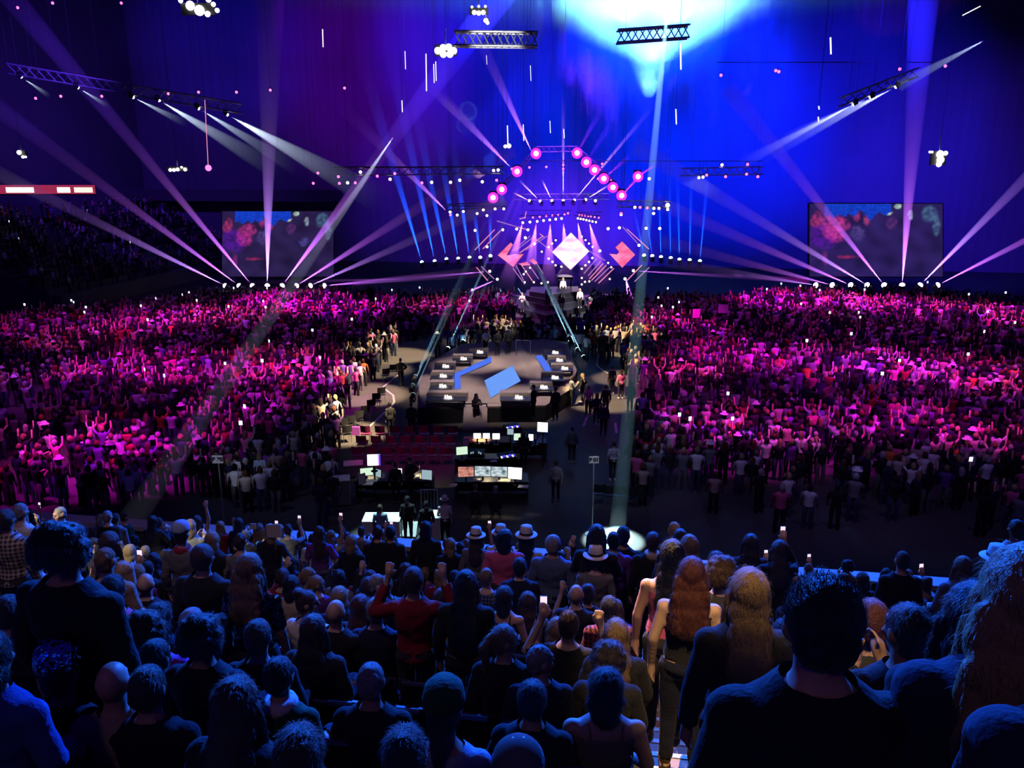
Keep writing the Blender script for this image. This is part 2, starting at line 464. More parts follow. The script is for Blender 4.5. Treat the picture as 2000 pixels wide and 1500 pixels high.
def glow_panel(name, px, z, mat, label):  # flat blue emissive shape with a metal edge
    p = flat(px, z)
    b = MB().prism(p, (0, 0, .03))
    c = sum(p, Vector()) / len(p)
    t = thing(name, label, 'LED panel', c)
    under(t, b).obj('panel', mat, t)
    f = MB()
    for i in range(len(p)): f.cyl(p[i] + Vector((0, 0, .012)), p[(i + 1) % len(p)] + Vector((0, 0, .012)), .02, n=6)
    under(t, f).obj('edge_trim', M['metal'], t)
glow_panel('floor_glow_panel', [(946, 744), (1001, 715), (1017, 745), (958, 778)], ZS + .02, M['led_floor'], 'pale blue glowing rectangle set into the centre stage floor')
glow_panel('floor_glow_panel', [(881, 761), (900, 760), (899, 735), (960, 708), (960, 697), (895, 727), (881, 733)], ZS + .02, M['blue_strip_glow'], 'bent deep blue glowing strip beside the tables with tall candles')
glow_panel('floor_glow_panel', [(1045, 696), (1058, 694), (1081, 727), (1071, 736)], ZS + .02, M['blue_strip_glow'], 'straight deep blue glowing strip on the far edge of the stage floor')

# black tables with white ornaments, their light put in as emission, benches behind
TAB = [(871, 779, 2.1, 'nearest table beside the ramp'), (861, 757, 1.25, 'second table up that row'), (862, 737, 1.25, 'third table up, at the bent blue strip'), (867, 718, 1.2, 'fourth table, at the corner of the bent strip'),
       (902, 703, 1.2, 'fifth table, halfway along the bent strip'), (934, 690, 1.2, 'farthest table of the bent strip row'),
       (1009, 779, 1.7, 'front table next to the glowing rectangle'), (1058, 759, 1.2, 'table behind the front one, by a dark figure'), (1080, 740, 1.2, 'middle table near the short blue strip'), (1099, 722, 1.25, 'outermost table by the short blue strip'),
       (1089, 706, 1.1, 'table before the last at the short strip'), (1081, 691, 1.1, 'last table beyond the short blue strip')]
ornament_mesh = MB().rev([(.04, 0), (.045, .03), (.036, .12), (.038, .16), (.015, .18)], n=10).mesh('candle', M['candle'], True)
for i, (x, y, w, lb) in enumerate(TAB):
    p = atZ(x, y, ZS + .34)
    p.z = ZS
    t = thing('low_table', 'low black table on the stage, ' + lb, 'table', p, 'tables on the centre stage')
    MB().box((0, 0, .32), (w, .85, .05)).obj('table_top', M['black'], t)
    for sx in (-1, 1):
        for sy in (-1, 1): MB().box((sx * (w / 2 - .08), sy * .34, .148), (.06, .06, .295)).obj('leg', M['black'], t)
    d = thing('ornament_arrangement', 'group of white ornaments with painted glow on the ' + lb, 'ornaments', p + Vector((.12, 0, .345)), 'ornaments on the black tables')
    MB().cyl((0, 0, 0), (0, 0, .02), .3, n=16).obj('tray', M['metal'], d)
    for k in range(7):
        a = k * 2.4
        r = .04 + .024 * k
        put('candle', ornament_mesh, d, (r * math.cos(a) * 1.15, r * math.sin(a), .02), None, (1, 1, .6 + .6 * ((k * 37) % 10) / 10))
    bx = thing('bench', 'upholstered taupe bench behind the ' + lb, 'bench', p + Vector((0, 1.02, 0)), 'benches on the centre stage')
    MB().box((0, 0, .2), (w + .1, .62, .4)).obj('seat_base', M['bench'], bx)
    MB().box((0, .0, .43), (w + .06, .6, .07)).obj('cushion', M['bench'], bx)
# handrail before the ramp
a, c = atZ(897, 826, 0), atZ(951, 826, 0)
t = thing('handrail', 'black tubular handrail at the ramp of the centre stage', 'railing', a)
for p in (a, c): MB().cyl(p - a, p - a + Vector((0, 0, 1.05)), .035, n=8).obj('post', M['black'], t)
MB().cyl((0, 0, 1.05), c - a + Vector((0, 0, 1.05)), .035, n=8).obj('top_rail', M['black'], t)
MB().cyl((0, 0, .55), c - a + Vector((0, 0, .55)), .02, n=8).obj('mid_rail', M['black'], t)
a, c = atZ(1008, 693, ZS), atZ(1036, 694, ZS)
t = thing('handrail', 'dim rail at the far end of the centre stage', 'railing', a)
for p in (a, c): MB().cyl(p - a, p - a + Vector((0, 0, 1.0)), .03, n=8).obj('post', M['metal'], t)
MB().cyl((0, 0, 1.0), c - a + Vector((0, 0, 1.0)), .03, n=8).obj('top_rail', M['metal'], t)
# white tape lines on the floor
for i, (seg, lb) in enumerate((([(712, 842), (757, 800)], 'white tape line leading to the chairs with the purple bag'), ([(762, 797), (770, 785), (768, 772), (748, 757)], 'bent white tape line round the dark figure'), ([(748, 756), (778, 732)], 'short white tape line past the bend'),
                               ([(1168, 694), (1166, 714)], 'upright white tape stub by the standing row'), ([(1166, 714), (1178, 724), (1194, 732)], 'angled white tape line behind the stage corner'), ([(1140, 832), (1147, 812)], 'short white tape line at the feet of the pale jacket'),
                               ([(1204, 846), (1202, 826)], 'upright white tape piece beside the dark aisle'))):
    p = flat(seg, .012)
    c = sum(p, Vector()) / len(p)
    b = MB()
    for a, d in zip(p, p[1:]):
        w = (d - a).cross(Vector((0, 0, 1))).normalized() * .06
        b.prism([a - w - c, d - w - c, d + w - c, a + w - c], (0, 0, .004))
    o = b.obj('floor_tape', M['tape'])
    o.location = c
    tag(o, lb + ' on the dark floor', 'tape', 'tape lines on the arena floor')

# ------------------------------------------------------------------ main stage
YS = 86.0
def q4(X, Y): return (880 + X / 4.762, 400 + Y / 4.762)
def vpanel(name, pts, Y, mat, label, cat, th=.25, frame=True):
    """an upright flat shape at its own distance with depth behind it"""
    p = [atY(x, y, Y) for x, y in pts]
    c = sum(p, Vector()) / len(p)
    t = thing(name, label, cat, c)
    under(t, MB().prism(p[::-1], (0, -.02, 0))).obj('screen', mat, t)
    under(t, MB().prism([q + Vector((0, .02, 0)) for q in p[::-1]], (0, th, 0))).obj('cabinet', M['black'], t)
    if frame:
        f = MB()
        for i in range(len(p)): f.cyl(p[i] + Vector((0, .05, 0)), p[(i + 1) % len(p)] + Vector((0, .05, 0)), .05, n=6)
        under(t, f).obj('edge_trim', M['metal'], t)
    return t
def led_mat(name, c1, c2, scale, k):
    m = emis(name, c1, k)
    nt = m.node_tree
    tc = nt.nodes.new('ShaderNodeTexCoord'); nz = nt.nodes.new('ShaderNodeTexNoise'); nz.inputs['Scale'].default_value = scale; nz.inputs['Detail'].default_value = 4
    mp = nt.nodes.new('ShaderNodeMapping'); mp.inputs['Scale'].default_value = (1, 1, 2.2)
    r = nt.nodes.new('ShaderNodeValToRGB'); r.color_ramp.elements[0].position = .36; r.color_ramp.elements[1].position = .62
    r.color_ramp.elements[0].color = (*c2, 1); r.color_ramp.elements[1].color = (*c1, 1)
    e = [n for n in nt.nodes if n.type == 'EMISSION'][0]
    nt.links.new(tc.outputs['Object'], mp.inputs[0]); nt.links.new(mp.outputs[0], nz.inputs[0]); nt.links.new(nz.outputs[0], r.inputs[0]); nt.links.new(r.outputs[0], e.inputs[0])
    return m
led_mat('led_center', (1, .9, 1), (.9, .35, .65), .55, 1.5)
led_mat('led_side', (1, .25, .5), (.75, .05, .2), .5, 1.2)
vpanel('led_screen', [q4(1120, 258), q4(1290, 432), q4(1116, 606), q4(945, 440)], YS, M['led_center'], 'large white and pink diamond screen over the main stage', 'LED screen')
vpanel('led_screen', [q4(440, 470), q4(560, 350), q4(578, 372), q4(520, 470), q4(680, 458), q4(582, 578)], YS, M['led_side'], 'pink arrow-shaped screen with an open notch, beside the big diamond', 'LED screen')
vpanel('led_screen', [q4(1595, 340), q4(1716, 465), q4(1596, 585), q4(1475, 455), q4(1548, 462), q4(1568, 436), q4(1533, 397)], YS, M['led_side'], 'small pink diamond screen with a bite out of its upper corner', 'LED screen')
vpanel('led_screen', [q4(628, 548), q4(712, 530), q4(742, 560), q4(668, 566)], YS - .5, M['led_side'], 'small dim pink sliver screen under the arrow screen', 'LED screen', .15, False)
vpanel('led_screen', [q4(735, 520), q4(770, 502), q4(812, 540), q4(780, 556)], YS - .5, M['led_side'], 'small dim pink chip screen beside the sliver', 'LED screen', .15, False)
# light tubes slanting round the stage opening
TUB = [(225, 420, 410, 230, 1), (300, 410, 465, 240, 1), (600, 430, 770, 300, 0), (640, 450, 860, 290, 1), (575, 430, 740, 290, 0), (700, 420, 900, 290, 0), (610, 565, 690, 725, 0), (580, 590, 690, 740, 0), (660, 560, 770, 720, 1), (720, 545, 820, 690, 0), (780, 510, 860, 640, 0),
       (240, 580, 345, 705, 1), (285, 572, 405, 690, 0), (1780, 560, 1640, 705, 1), (1850, 580, 1710, 715, 0), (1600, 205, 1760, 380, 0), (1640, 225, 1845, 412, 1),
       (1290, 690, 1420, 545, 1), (1310, 705, 1450, 560, 1), (1340, 715, 1480, 580, 0), (1375, 730, 1520, 590, 1), (1280, 660, 1400, 520, 0), (1240, 640, 1360, 500, 0), (760, 290, 950, 440, 0), (1290, 430, 1440, 520, 0), (830, 270, 870, 300, 1), (430, 150, 720, 235, 0), (620, 205, 730, 235, 1), (640, 130, 700, 120, 1), (690, 120, 705, 62, 1)]
tl = {1: 'pink', 0: 'violet'}
for i, (x0, y0, x1, y1, k) in enumerate(TUB):
    a, c = atY(*q4(x0, y0), YS + 1), atY(*q4(x1, y1), YS + 1)
    t = thing('light_tube', f'thin {tl[k]} light tube of the stage set, {ordn(i + 1)} counted outward from the arrow screen', 'light tube', (a + c) / 2, 'slanting light tubes of the main stage')
    under(t, MB().cyl(a, c, .055, n=6)).obj('tube', M['tube_pink' if k else 'tube_violet'], t)
    under(t, MB().cyl(a + Vector((0, .12, 0)), c + Vector((0, .12, 0)), .06, n=6)).obj('rail', M['black'], t)

# tiers of the stage running out to a point
t = thing('main_stage', 'dark stepped main stage with a pointed prow towards the audience', 'stage', atZ(1080, 590, 0))
for px, z0, z1, m in (([(1006, 600), (1012, 580), (1140, 578), (1146, 596), (1068, 616)], 0, .55, 'stage_black'), ([(1020, 587), (1024, 574), (1138, 572), (1142, 586), (1072, 598)], .55, 1.0, 'stage_black'), ([(1026, 577), (1030, 566), (1134, 565), (1138, 577), (1074, 586)], 1.0, 1.45, 'stage_black'), ([(1034, 569), (1038, 560), (1128, 559), (1132, 569), (1076, 575)], 1.45, 1.9, 'stage_black')):
    p = [atZ(x, y, z1) for x, y in px]
    under(t, MB().prism([Vector((q.x, q.y, z0)) for q in p], (0, 0, z1 - z0))).obj('tier', M[m], t)
    f = MB()
    for a, c in zip(p, p[1:] + p[:1]): f.cyl(a, c, .025, n=5)
    under(t, f).obj('edge_trim', M['metal'], t)
p = atZ(1102, 558, 1.9)
t = thing('piano', 'black grand piano under the diamond screen on the main stage', 'piano', Vector((p.x, p.y, 1.9)))
under(t, MB().prism([t.location + Vector(v) for v in ((-.75, -1, .65), (.75, -1, .65), (.75, .2, .65), (.45, .9, .65), (-.2, 1.1, .65), (-.75, .5, .65))], (0, 0, .32))).obj('body', M['black_gloss'], t)
under(t, MB().prism([t.location + Vector(v) for v in ((-.75, -.6, 1.02), (-.75, .5, 1.02), (-.1, .9, 1.7), (.3, -.4, 1.75))], (.03, 0, .03))).obj('lid', M['black_gloss'], t)
for v in ((-.6, -.8), (.6, -.8), (0, .7)): MB().cyl((v[0], v[1], 0), (v[0], v[1], .66), .06, n=8).obj('leg', M['black_gloss'], t)
MB().box((0, -1.08, .72), (1.3, .2, .08)).obj('keyboard', M['white'], t)
# bright lit haze pots at the foot of the set
# ------------------------------------------------------------------ lamps of the rig
base_me = MB().box((0, 0, .06), (.42, .34, .12)).box((0, 0, .135), (.3, .3, .03)).mesh('lamp_base', M['black'])
yoke_me = MB().box((-.22, 0, .28), (.05, .1, .3)).box((.22, 0, .28), (.05, .1, .3)).box((0, 0, .15), (.46, .12, .04)).mesh('lamp_yoke', M['black'])
head_me = MB().rev([(.08, -.24), (.15, -.2), (.17, 0), (.19, .18), (.2, .22), (.185, .22)], n=14).mesh('lamp_head', M['black'], True)
lens_me = {}
def lens(mat, r=.18):
    k = (mat, r)
    if k not in lens_me:
        if mat == 'lamp_magenta':
            b = MB().rev([(r * 1.25, 0), (r * 1.2, .02), (r * .58, .05)], n=16, mi=0).rev([(r * .58, .051), (r * .4, .06), (.001, .07)], n=16, mi=1)  # magenta outer ring paints the halo round the bright lens
            lens_me[k] = b.mesh('lamp_lens', [M[mat], M['lamp_violet']], True)
        else: lens_me[k] = MB().rev([(r, 0), (r * .95, r * .3), (r * .72, r * .62), (r * .38, r * .82), (.001, r * .9)], n=14).mesh('lamp_lens', M[mat], True)
    return lens_me[k]
hz = bpy.data.materials.new('haze')
hz.use_nodes = True
nt = hz.node_tree
nt.nodes.clear()
ou = nt.nodes.new('ShaderNodeOutputMaterial'); vs = nt.nodes.new('ShaderNodeVolumeScatter')
vs.inputs['Density'].default_value = .2
nt.links.new(vs.outputs[0], ou.inputs['Volume'])
hz.cycles.volume_sampling = 'EQUIANGULAR'

hz_fade = hz.copy(); hz_fade.name = 'haze_fading'
nt = hz_fade.node_tree
v_ = [n for n in nt.nodes if n.type == 'VOLUME_SCATTER'][0]
tc = nt.nodes.new('ShaderNodeTexCoord'); sx = nt.nodes.new('ShaderNodeSeparateXYZ'); mr = nt.nodes.new('ShaderNodeMapRange'); mr.interpolation_type = 'SMOOTHSTEP'
mr.inputs['From Min'].default_value = .15; mr.inputs['From Max'].default_value = 1.0; mr.inputs['To Min'].default_value = .2; mr.inputs['To Max'].default_value = 0
nt.links.new(tc.outputs['Generated'], sx.inputs[0]); nt.links.new(sx.outputs['Z'], mr.inputs['Value']); nt.links.new(mr.outputs[0], v_.inputs['Density'])
hz_far = hz.copy(); hz_far.name = 'haze_far'; [n for n in hz_far.node_tree.nodes if n.type == 'VOLUME_SCATTER'][0].inputs['Density'].default_value = .03
hz_thin = hz.copy(); hz_thin.name = 'haze_thin'
[n for n in hz_thin.node_tree.nodes if n.type == 'VOLUME_SCATTER'][0].inputs['Density'].default_value = .012
def moving_head(pos, dirv, mat, label, group, s=1.0, hang=False, r=.18):
    t = thing('moving_head_lamp', label, 'stage lamp', pos, group)
    d = Vector(dirv).normalized()
    up = -1 if hang else 1
    c = Vector((0, 0, .42 * s * up))
    t.location = Vector(pos) - c - d * .22 * s
    qb = Quaternion((1, 0, 0), math.pi) if hang else Quaternion()
    put('base', base_me, t, (0, 0, 0), qb, s)
    if hang: wire(t, t.location + Vector((0, 0, .02)))
    put('yoke', yoke_me, t, (0, 0, 0), qb, s)
    h = put('head', head_me, t, c, d.to_track_quat('Z', 'Y'), s)
    put('lens', lens(mat, r), h, (0, 0, .22))
    return t
def beam(a, b, r0, r1, col, energy, label, group='light beams in the haze', name='beam_haze', mat=None):
    """lit haze: a slim cone of scattering air with the lamp's own spot light at its tip"""
    a, b = Vector(a), Vector(b)
    a = a + (b - a).normalized() * .3
    d = b - a
    L = d.length
    N = 20
    vs_ = []
    for z, r in ((.02, r0), (L, r1)):
        for i in range(N):
            t = 2 * math.pi * i / N
            vs_.append((math.cos(t) * r, math.sin(t) * r, z))
    me = bpy.data.meshes.new('beam_haze')
    me.from_pydata(vs_, [], [(i, (i + 1) % N, N + (i + 1) % N, N + i) for i in range(N)] + [tuple(range(N))[::-1], tuple(range(N, 2 * N))])
    me.materials.append(mat or hz)
    energy *= 2.2
    o = put(name, me, None, a, d.to_track_quat('Z', 'Y'))
    tag(o, label, 'light beam', group, 'stuff')
    l = bpy.data.lights.new('beam_light', 'SPOT')
    l.energy, l.color, l.shadow_soft_size = energy, col, 0.02
    l.spot_size = 2 * math.atan2(r1, L) * 1.12 + .012
    l.spot_blend = .35
    lo = bpy.data.objects.new('beam_light', l)
    COL.objects.link(lo)
    lo.location = a
    lo.rotation_mode = 'QUATERNION'
    lo.rotation_quaternion = (-d).to_track_quat('Z', 'Y')
    return o
VIOLET = (.56, .14, 1.0)
LAV = (.50, .22, 1.0)
def fan(xs, y, Y, ends, side, en, Ye=-6):
    for i, (x, e) in enumerate(zip(xs, ends)):
        a = atY(x, y, Y)
        if e is None:
            moving_head(a, Vector((0, -1, .2)), 'lamp_violet', f'{ordn(i + 1)} floor lamp of the row below the {side} video screen', f'floor lamps below the {side} screen', 1.15, r=.24)
            continue
        b = atY(e[0], e[1], Y + Ye)
        moving_head(a, b - a, 'lamp_violet', f'{ordn(i + 1)} floor lamp of the row below the {side} video screen', f'floor lamps below the {side} screen', 1.15, r=.24)
        L = (b - a).length
        beam(a, b, .06, L * (e[3] if len(e) > 3 else .03) + .05, VIOLET if i % 3 else LAV, en * e[2], f'{"violet" if i % 3 else "lavender"} beam of the {ordn(i + 1)} lamp below the {side} video screen')
fan((440, 467, 493, 522, 551, 579, 606, 633), 558, 88, ((-20, 330, .8), (-20, 200, .9), (10, -20, 1.2), (528, -30, 1.2, .045), (985, -20, 1.2, .036), (1000, 290, .8), (985, 390, .45), (950, 530, .35)), 'small', 75000)
fan((1594, 1626, 1662, 1694, 1727, 1762, 1797, 1831), 557, 80, ((1300, 512, .2), (1290, 470, .3), (1260, 385, .6), (1240, 285, .9), (1420, 170, 1.1), (1806, -30, 1.1, .045), (2090, 260, 1.0, .036), (2090, 425, .8)), 'wide', 60000)
# blue uplights
BL = ((824, 512, 690, 60, 1.5), (849, 510, 742, 10, 1.2), (872, 506, 800, 160, 1), (895, 505, 850, 230, 1), (917, 503, 880, 250, 1), (938, 503, 925, 400, .6), (958, 500, 957, 400, .5))
for i, (x, y, xe, ye, k) in enumerate(BL):
    a, b = atY(x, y, 90), atY(xe, ye, 86)
    moving_head(a, b - a, 'lamp_cyan', f'{ordn(i + 1)} blue uplight of the row beside the arrow-shaped screen', 'blue uplights near the arrow screen', 1.0, r=.2)
    beam(a, b, .06, (b - a).length * .034 + .05, (.006, .07, 1), 70000 * k, f'deep blue beam rising from the {ordn(i + 1)} uplight near the arrow screen', mat=hz_fade)
BR = ((1258, 499, 1235, 395, .35), (1274, 500, 1256, 380, .4), (1291, 502, 1286, 330, .5), (1310, 504, 1305, 280, .6), (1327, 507, 1322, 290, .6), (1347, 508, 1351, 290, .6), (1367, 510, 1388, 280, .6))
for i, (x, y, xe, ye, k) in enumerate(BR):
    a, b = atY(x, y, 84), atY(xe, ye, 82)
    moving_head(a, b - a, 'lamp_cyan', f'{ordn(i + 1)} blue uplight of the row past the bitten diamond screen', 'blue uplights past the bitten diamond', 1.0, r=.2)
    beam(a, b, .06, (b - a).length * .02 + .05, (.006, .07, 1), 90000 * k, f'thin blue beam rising from the {ordn(i + 1)} uplight past the bitten diamond', mat=hz_fade)
# crown of lamps over the stage
CR = ((1034, 392, 1000, 375, .3, .02), (1055, 393, 1012, 350, .5, .02), (1078, 392, 1058, 350, .6, .02), (1100, 392, 1100, 170, .9, .016), (1122, 391, 1290, 190, 1.0, .016), (1144, 390, 1195, 358, .5, .02), (1163, 392, None, 0, 0, 0))
for i, (x, y, xe, ye, k, w) in enumerate(CR):
    a = atY(x, y, YS + 2)
    b = atY(xe, ye, YS) if xe else a + Vector((0, -1, .2))
    moving_head(a, b - a, 'lamp_warm', f'{ordn(i + 1)} lamp of the crown row above the stage opening', 'crown lamps above the stage', .9, r=.17)
    if xe: beam(a, b, .06, (b - a).length * w + .05, (.95, .42, .8), 60000 * k, f'pink beam from the {ordn(i + 1)} crown lamp above the stage', mat=hz_fade)
for i, (x, y, xe, ye, k) in enumerate(((1040, 300, 915, 30, .8), (1000, 330, 835, 160, .7), (880, 420, 640, 180, .5))):
    a, b = atY(x, y, YS + 3), atY(xe, ye, YS - 8)
    moving_head(a, b - a, 'lamp_pink', f'{ordn(i + 1)} upstage lamp sending a long violet beam over the crown', 'upstage lamps with long violet beams', .8, True)
    beam(a, b, .06, (b - a).length * .04 + .05, (.5, .16, 1), 50000 * k, f'broad violet beam slanting away from the {ordn(i + 1)} upstage lamp', mat=hz_fade)
# magenta floods
MG = ((1047, 300), (1127, 299), (1145, 317), (1161, 332), (1179, 349), (1197, 366), (1214, 382), (1246, 345), (1010, 335), (980, 370), (963, 386))
for i, (x, y) in enumerate(MG):
    a = atY(x, y, YS - 3)
    moving_head(a, Vector((.05 * (x - 1100) / 100, -1, .05)), 'lamp_magenta', f'big glaring magenta flood lamp, {ordn(i + 1)} along the arch over the stage', 'magenta flood lamps of the arch', 1.6, True, .27)
for i, (k, xe, ye, w, e) in enumerate(((1, 1182, 200, .05, .5), (2, 1200, 230, .06, .5), (4, 1235, 300, .05, .4), (6, 1262, 330, .05, .4), (10, 925, 345, .06, .4), (7, 1285, 318, .05, .2))):
    a, b = atY(*MG[k], YS - 2.4), atY(xe, ye, YS - 1)
    beam(a, b, .12, (b - a).length * w + .1, (1, .05, .7), 9000 * e, f'short magenta glow trailing behind the {ordn(k + 1)} arch flood lamp', mat=hz_fade)
# violet rays falling from the lamp bars over the diamond
for i, (x, xe) in enumerate(((1022, 985), (1048, 1030), (1075, 1070), (1100, 1110), (1128, 1150), (1150, 1185))):
    a, b = atY(x, 430, YS + .6), atY(xe, 570, YS - 1.5)
    beam(a, b, .1, (b - a).length * .12 + .1, (.6, .15, 1), 9000, f'soft violet ray falling past the diamond screen, {ordn(i + 1)} along the lamp bars', mat=hz_fade)
# small spots of the trusses: groups of (picture point, lamp)
par_me = MB().rev([(.07, -.3), (.13, -.26), (.15, 0), (.155, .02)], n=10).mesh('lamp_can', M['black'], True)
brk_me = MB().box((-.17, 0, .06), (.02, .05, .3)).box((.17, 0, .06), (.02, .05, .3)).box((0, 0, .21), (.36, .05, .02)).mesh('lamp_bracket', M['black'])
def par(pos, mat, label, group, r=.14, s=1.0):
    t = thing('spot_lamp', label, 'stage lamp', pos, group)
    q = Vector((0, -1, -.12)).to_track_quat('Z', 'Y')
    h = put('can', par_me, t, (0, 0, 0), q, s)
    put('lens', lens(mat, r), h, (0, 0, .02))
    put('bracket', brk_me, t, (0, 0, 0), None, s)
G4 = lambda L: [q4(*p) for p in L]
PAR = [
    ('lower lamp bar over the diamond', G4([(672, 166), (738, 160), (806, 154), (865, 146), (922, 140), (978, 133), (1032, 127)]), YS + 1, 'lamp_warm', .13),
    ('upper lamp bar over the diamond', G4([(766, 118), (829, 111), (890, 104), (946, 99), (1000, 95), (1060, 90), (1092, 78)]), YS + 2, 'lamp_pink', .12),
    ('lower bar past the diamond', G4([(1184, 126), (1210, 131), (1236, 135), (1263, 142), (1290, 148), (1320, 155), (1352, 161)]), YS + 1, 'lamp_warm', .11),
    ('upper bar past the diamond', G4([(1197, 96), (1222, 98), (1250, 101), (1280, 105), (1305, 108), (1340, 114), (1378, 120)]), YS + 2, 'lamp_pink', .11),
    ('dotted edge above the diamond', G4([(978, 330), (945, 360), (912, 392), (848, 436), (1220, 296), (1255, 328), (1287, 360), (1320, 390)]), YS + .5, 'lamp_warm', .1),
    ('dotted edge below the diamond', G4([(912, 500), (948, 530), (977, 562), (1318, 494), (1287, 530), (1254, 562), (1220, 594), (1030, 575)]), YS + .5, 'lamp_warm', .11),
    ('stage floor line', G4([(700, 620), (740, 585), (680, 645), (775, 720), (845, 730), (905, 720), (1220, 680), (1250, 716), (1290, 712), (1220, 740), (690, 720), (1465, 540), (1495, 580), (1480, 690)]), YS - .5, 'lamp_warm', .1),
    ('arrow screen surround', G4([(228, 238), (485, 232), (695, 306), (780, 362), (340, 390), (364, 618), (435, 692), (615, 225), (720, 232)]), YS - .5, 'lamp_warm', .14),
    ('bitten diamond surround', G4([(1388, 428), (1465, 222), (1570, 214), (1752, 376), (1700, 612), (1622, 688), (1586, 90), (1888, 80), (1818, 218), (1945, 220)]), YS - .5, 'lamp_warm', .15),
    ('near truss beside the arrow screen', [(661, 345), (663, 358), (679, 357), (694, 357), (704, 336), (737, 344), (762, 350), (771, 339), (824, 357), (843, 356), (880, 356), (898, 352), (942, 355), (964, 333), (973, 332), (970, 352)], YS - 6, None, .14),
    ('second truss beside the arrow screen', [(879, 414), (893, 420), (905, 413), (932, 417), (944, 410), (951, 421), (967, 408), (984, 408)], YS - 2, 'lamp_warm', .13),
    ('arch under the crown', [(1034, 327), (1067, 326), (1100, 322), (1100, 330), (1168, 349), (1194, 352), (1176, 320)], YS - 2, 'lamp_pink', .12),
    ('truss past the bitten diamond', [(1213, 417), (1240, 405), (1250, 405), (1264, 406), (1277, 407), (1287, 407), (1304, 409), (1268, 349), (1365, 347), (1373, 346), (1380, 342), (1410, 322), (1417, 345), (1458, 340), (1460, 321), (1480, 345)], YS - 6, None, .14),
    ('high catwalk towards the small screen', [(35, 15), (103, 6), (237, 6), (70, 192), (119, 188), (199, 188), (329, 183), (388, 180), (462, 180), (528, 176), (673, 172), (621, 338), (612, 358)], 74, 'lamp_pink', .12),
    ('high catwalk towards the wide screen', [(1408, 147), (1515, 138), (1521, 140), (1757, 135), (1846, 129)], 72, 'lamp_pink', .13),
]
for nm, pts, Y, mat, r in PAR:
    if 'dotted' not in nm and 'line' not in nm and 'surround' not in nm:
        bp_ = sorted(pts)
        c0, c1 = atY(*bp_[0], Y), atY(*bp_[-1], Y)
        zt_ = max(atY(x, y, Y).z for x, y in pts) + .3
        lb_ = thing('lamp_bar', 'dark pipe carrying the spots of the ' + nm, 'pipe', Vector(((c0.x + c1.x) / 2, Y, zt_)))
        under(lb_, MB().cyl(Vector((c0.x - .4, Y, zt_)), Vector((c1.x + .4, Y, zt_)), .035, n=8)).obj('pipe', M['black'], lb_)
        for c in (c0, c1): wire(lb_, Vector((c.x, Y, zt_)))
        for x, y in pts:
            q_ = atY(x, y, Y)
            under(lb_, MB().cyl(q_ + Vector((0, 0, .2)), Vector((q_.x, Y, zt_)), .012, n=4)).obj('dropper', M['black'], lb_)
    for i, (x, y) in enumerate(pts):
        mm = mat or ('lamp_white', 'lamp_pink', 'lamp_warm')[(i * 7 + int(x)) % 3]
        cn = {'lamp_warm': 'cream', 'lamp_pink': 'pink', 'lamp_white': 'white'}[mm]
        par(atY(x, y, Y), mm, f'small {cn} spot lamp, {ordn(i + 1)} on the {nm}', 'spots on the ' + nm, r)

# follow spots on the catwalks
FL = ((41, 150, 100, 190, .12, 1), (152, 171, 215, 210, .12, 1), (260, 190, 370, 245, .25, 1), (311, 196, 560, 345, .8, 1.1), (388, 212, 590, 335, .5, 1), (444, 224, 760, 400, 1.3, 1.2))
for i, (x, y, xe, ye, e, w) in enumerate(FL):
    a, b = atY(x, y, 72), atY(xe, ye, 74)
    moving_head(a, b - a, 'lamp_white', f'white follow spot, {ordn(i + 1)} along the catwalk towards the small screen', 'follow spots of the small-screen catwalk', .8, True, .16)
    beam(a, b, .06, (b - a).length * .075 * w + .05, (.62, .74, .95), 9000 * e, f'pale grey beam of the {ordn(i + 1)} follow spot on the small-screen catwalk', mat=hz_fade)
FR = ((1750, 170, 1470, 315, 1.1, 1), (1700, 190, 1500, 285, .5, .8), (1667, 204, 1420, 335, .9, .8))
for i, (x, y, xe, ye, e, w) in enumerate(FR):
    a, b = atY(x, y, 70), atY(xe, ye, 74)
    moving_head(a, b - a, 'lamp_white', f'white follow spot, {ordn(i + 1)} along the catwalk towards the wide screen', 'follow spots of the wide-screen catwalk', .8, True, .16)
    beam(a, b, .06, (b - a).length * .06 * w + .05, (.62, .70, 1), 10000 * e, f'pale blue beam of the {ordn(i + 1)} follow spot on the wide-screen catwalk', mat=hz_fade)
a, b = atY(1930, 75, 66), atY(1755, 168, 70)
beam(a, b, .1, .5, (.5, .6, 1), 3000, 'faint grey beam from beyond the wide-screen catwalk')
# beams around the centre stage
TE = (.30, .62, .85)
GB = ((905, 666, 1045, 320, .55, .008), (875, 680, 1012, 370, .5, .008), (811, 735, 950, 430, .12, .007), (806, 753, 935, 470, .1, .007), (807, 771, 925, 500, .09, .007), (1114, 667, 1040, 500, .35, .010), (1128, 682, 1050, 520, .35, .010), (1140, 697, 1055, 530, .3, .010))
for i, (x, y, xe, ye, e, w) in enumerate(GB):
    a = atZ(x, y, 1.0)
    b = atY(xe, ye, a.y + 14)
    moving_head(a, b - a, 'lamp_cyan' if i > 4 or i < 2 else 'screen_soft', f'pale floor lamp, {ordn(i + 1)} round the rim of the centre stage', 'floor lamps round the centre stage', .7, r=.2)
    beam(a, b, .04, (b - a).length * w + .04, TE, 110000 * e, f'slim teal beam from the {ordn(i + 1)} rim lamp of the centre stage')
for i, (x, y, xe, ye, e) in enumerate(((1042, 752, 975, 560, .5), (1100, 705, 1010, 560, .5), (1139, 715, 1060, 580, .4))):
    b = atZ(x, y, .95)
    a = atY(xe, ye, 80)
    beam(a, b, .04, .3, (.3, .5, .95), 22000 * e, f'faint blue beam falling onto the centre stage, {ordn(i + 1)} of three')
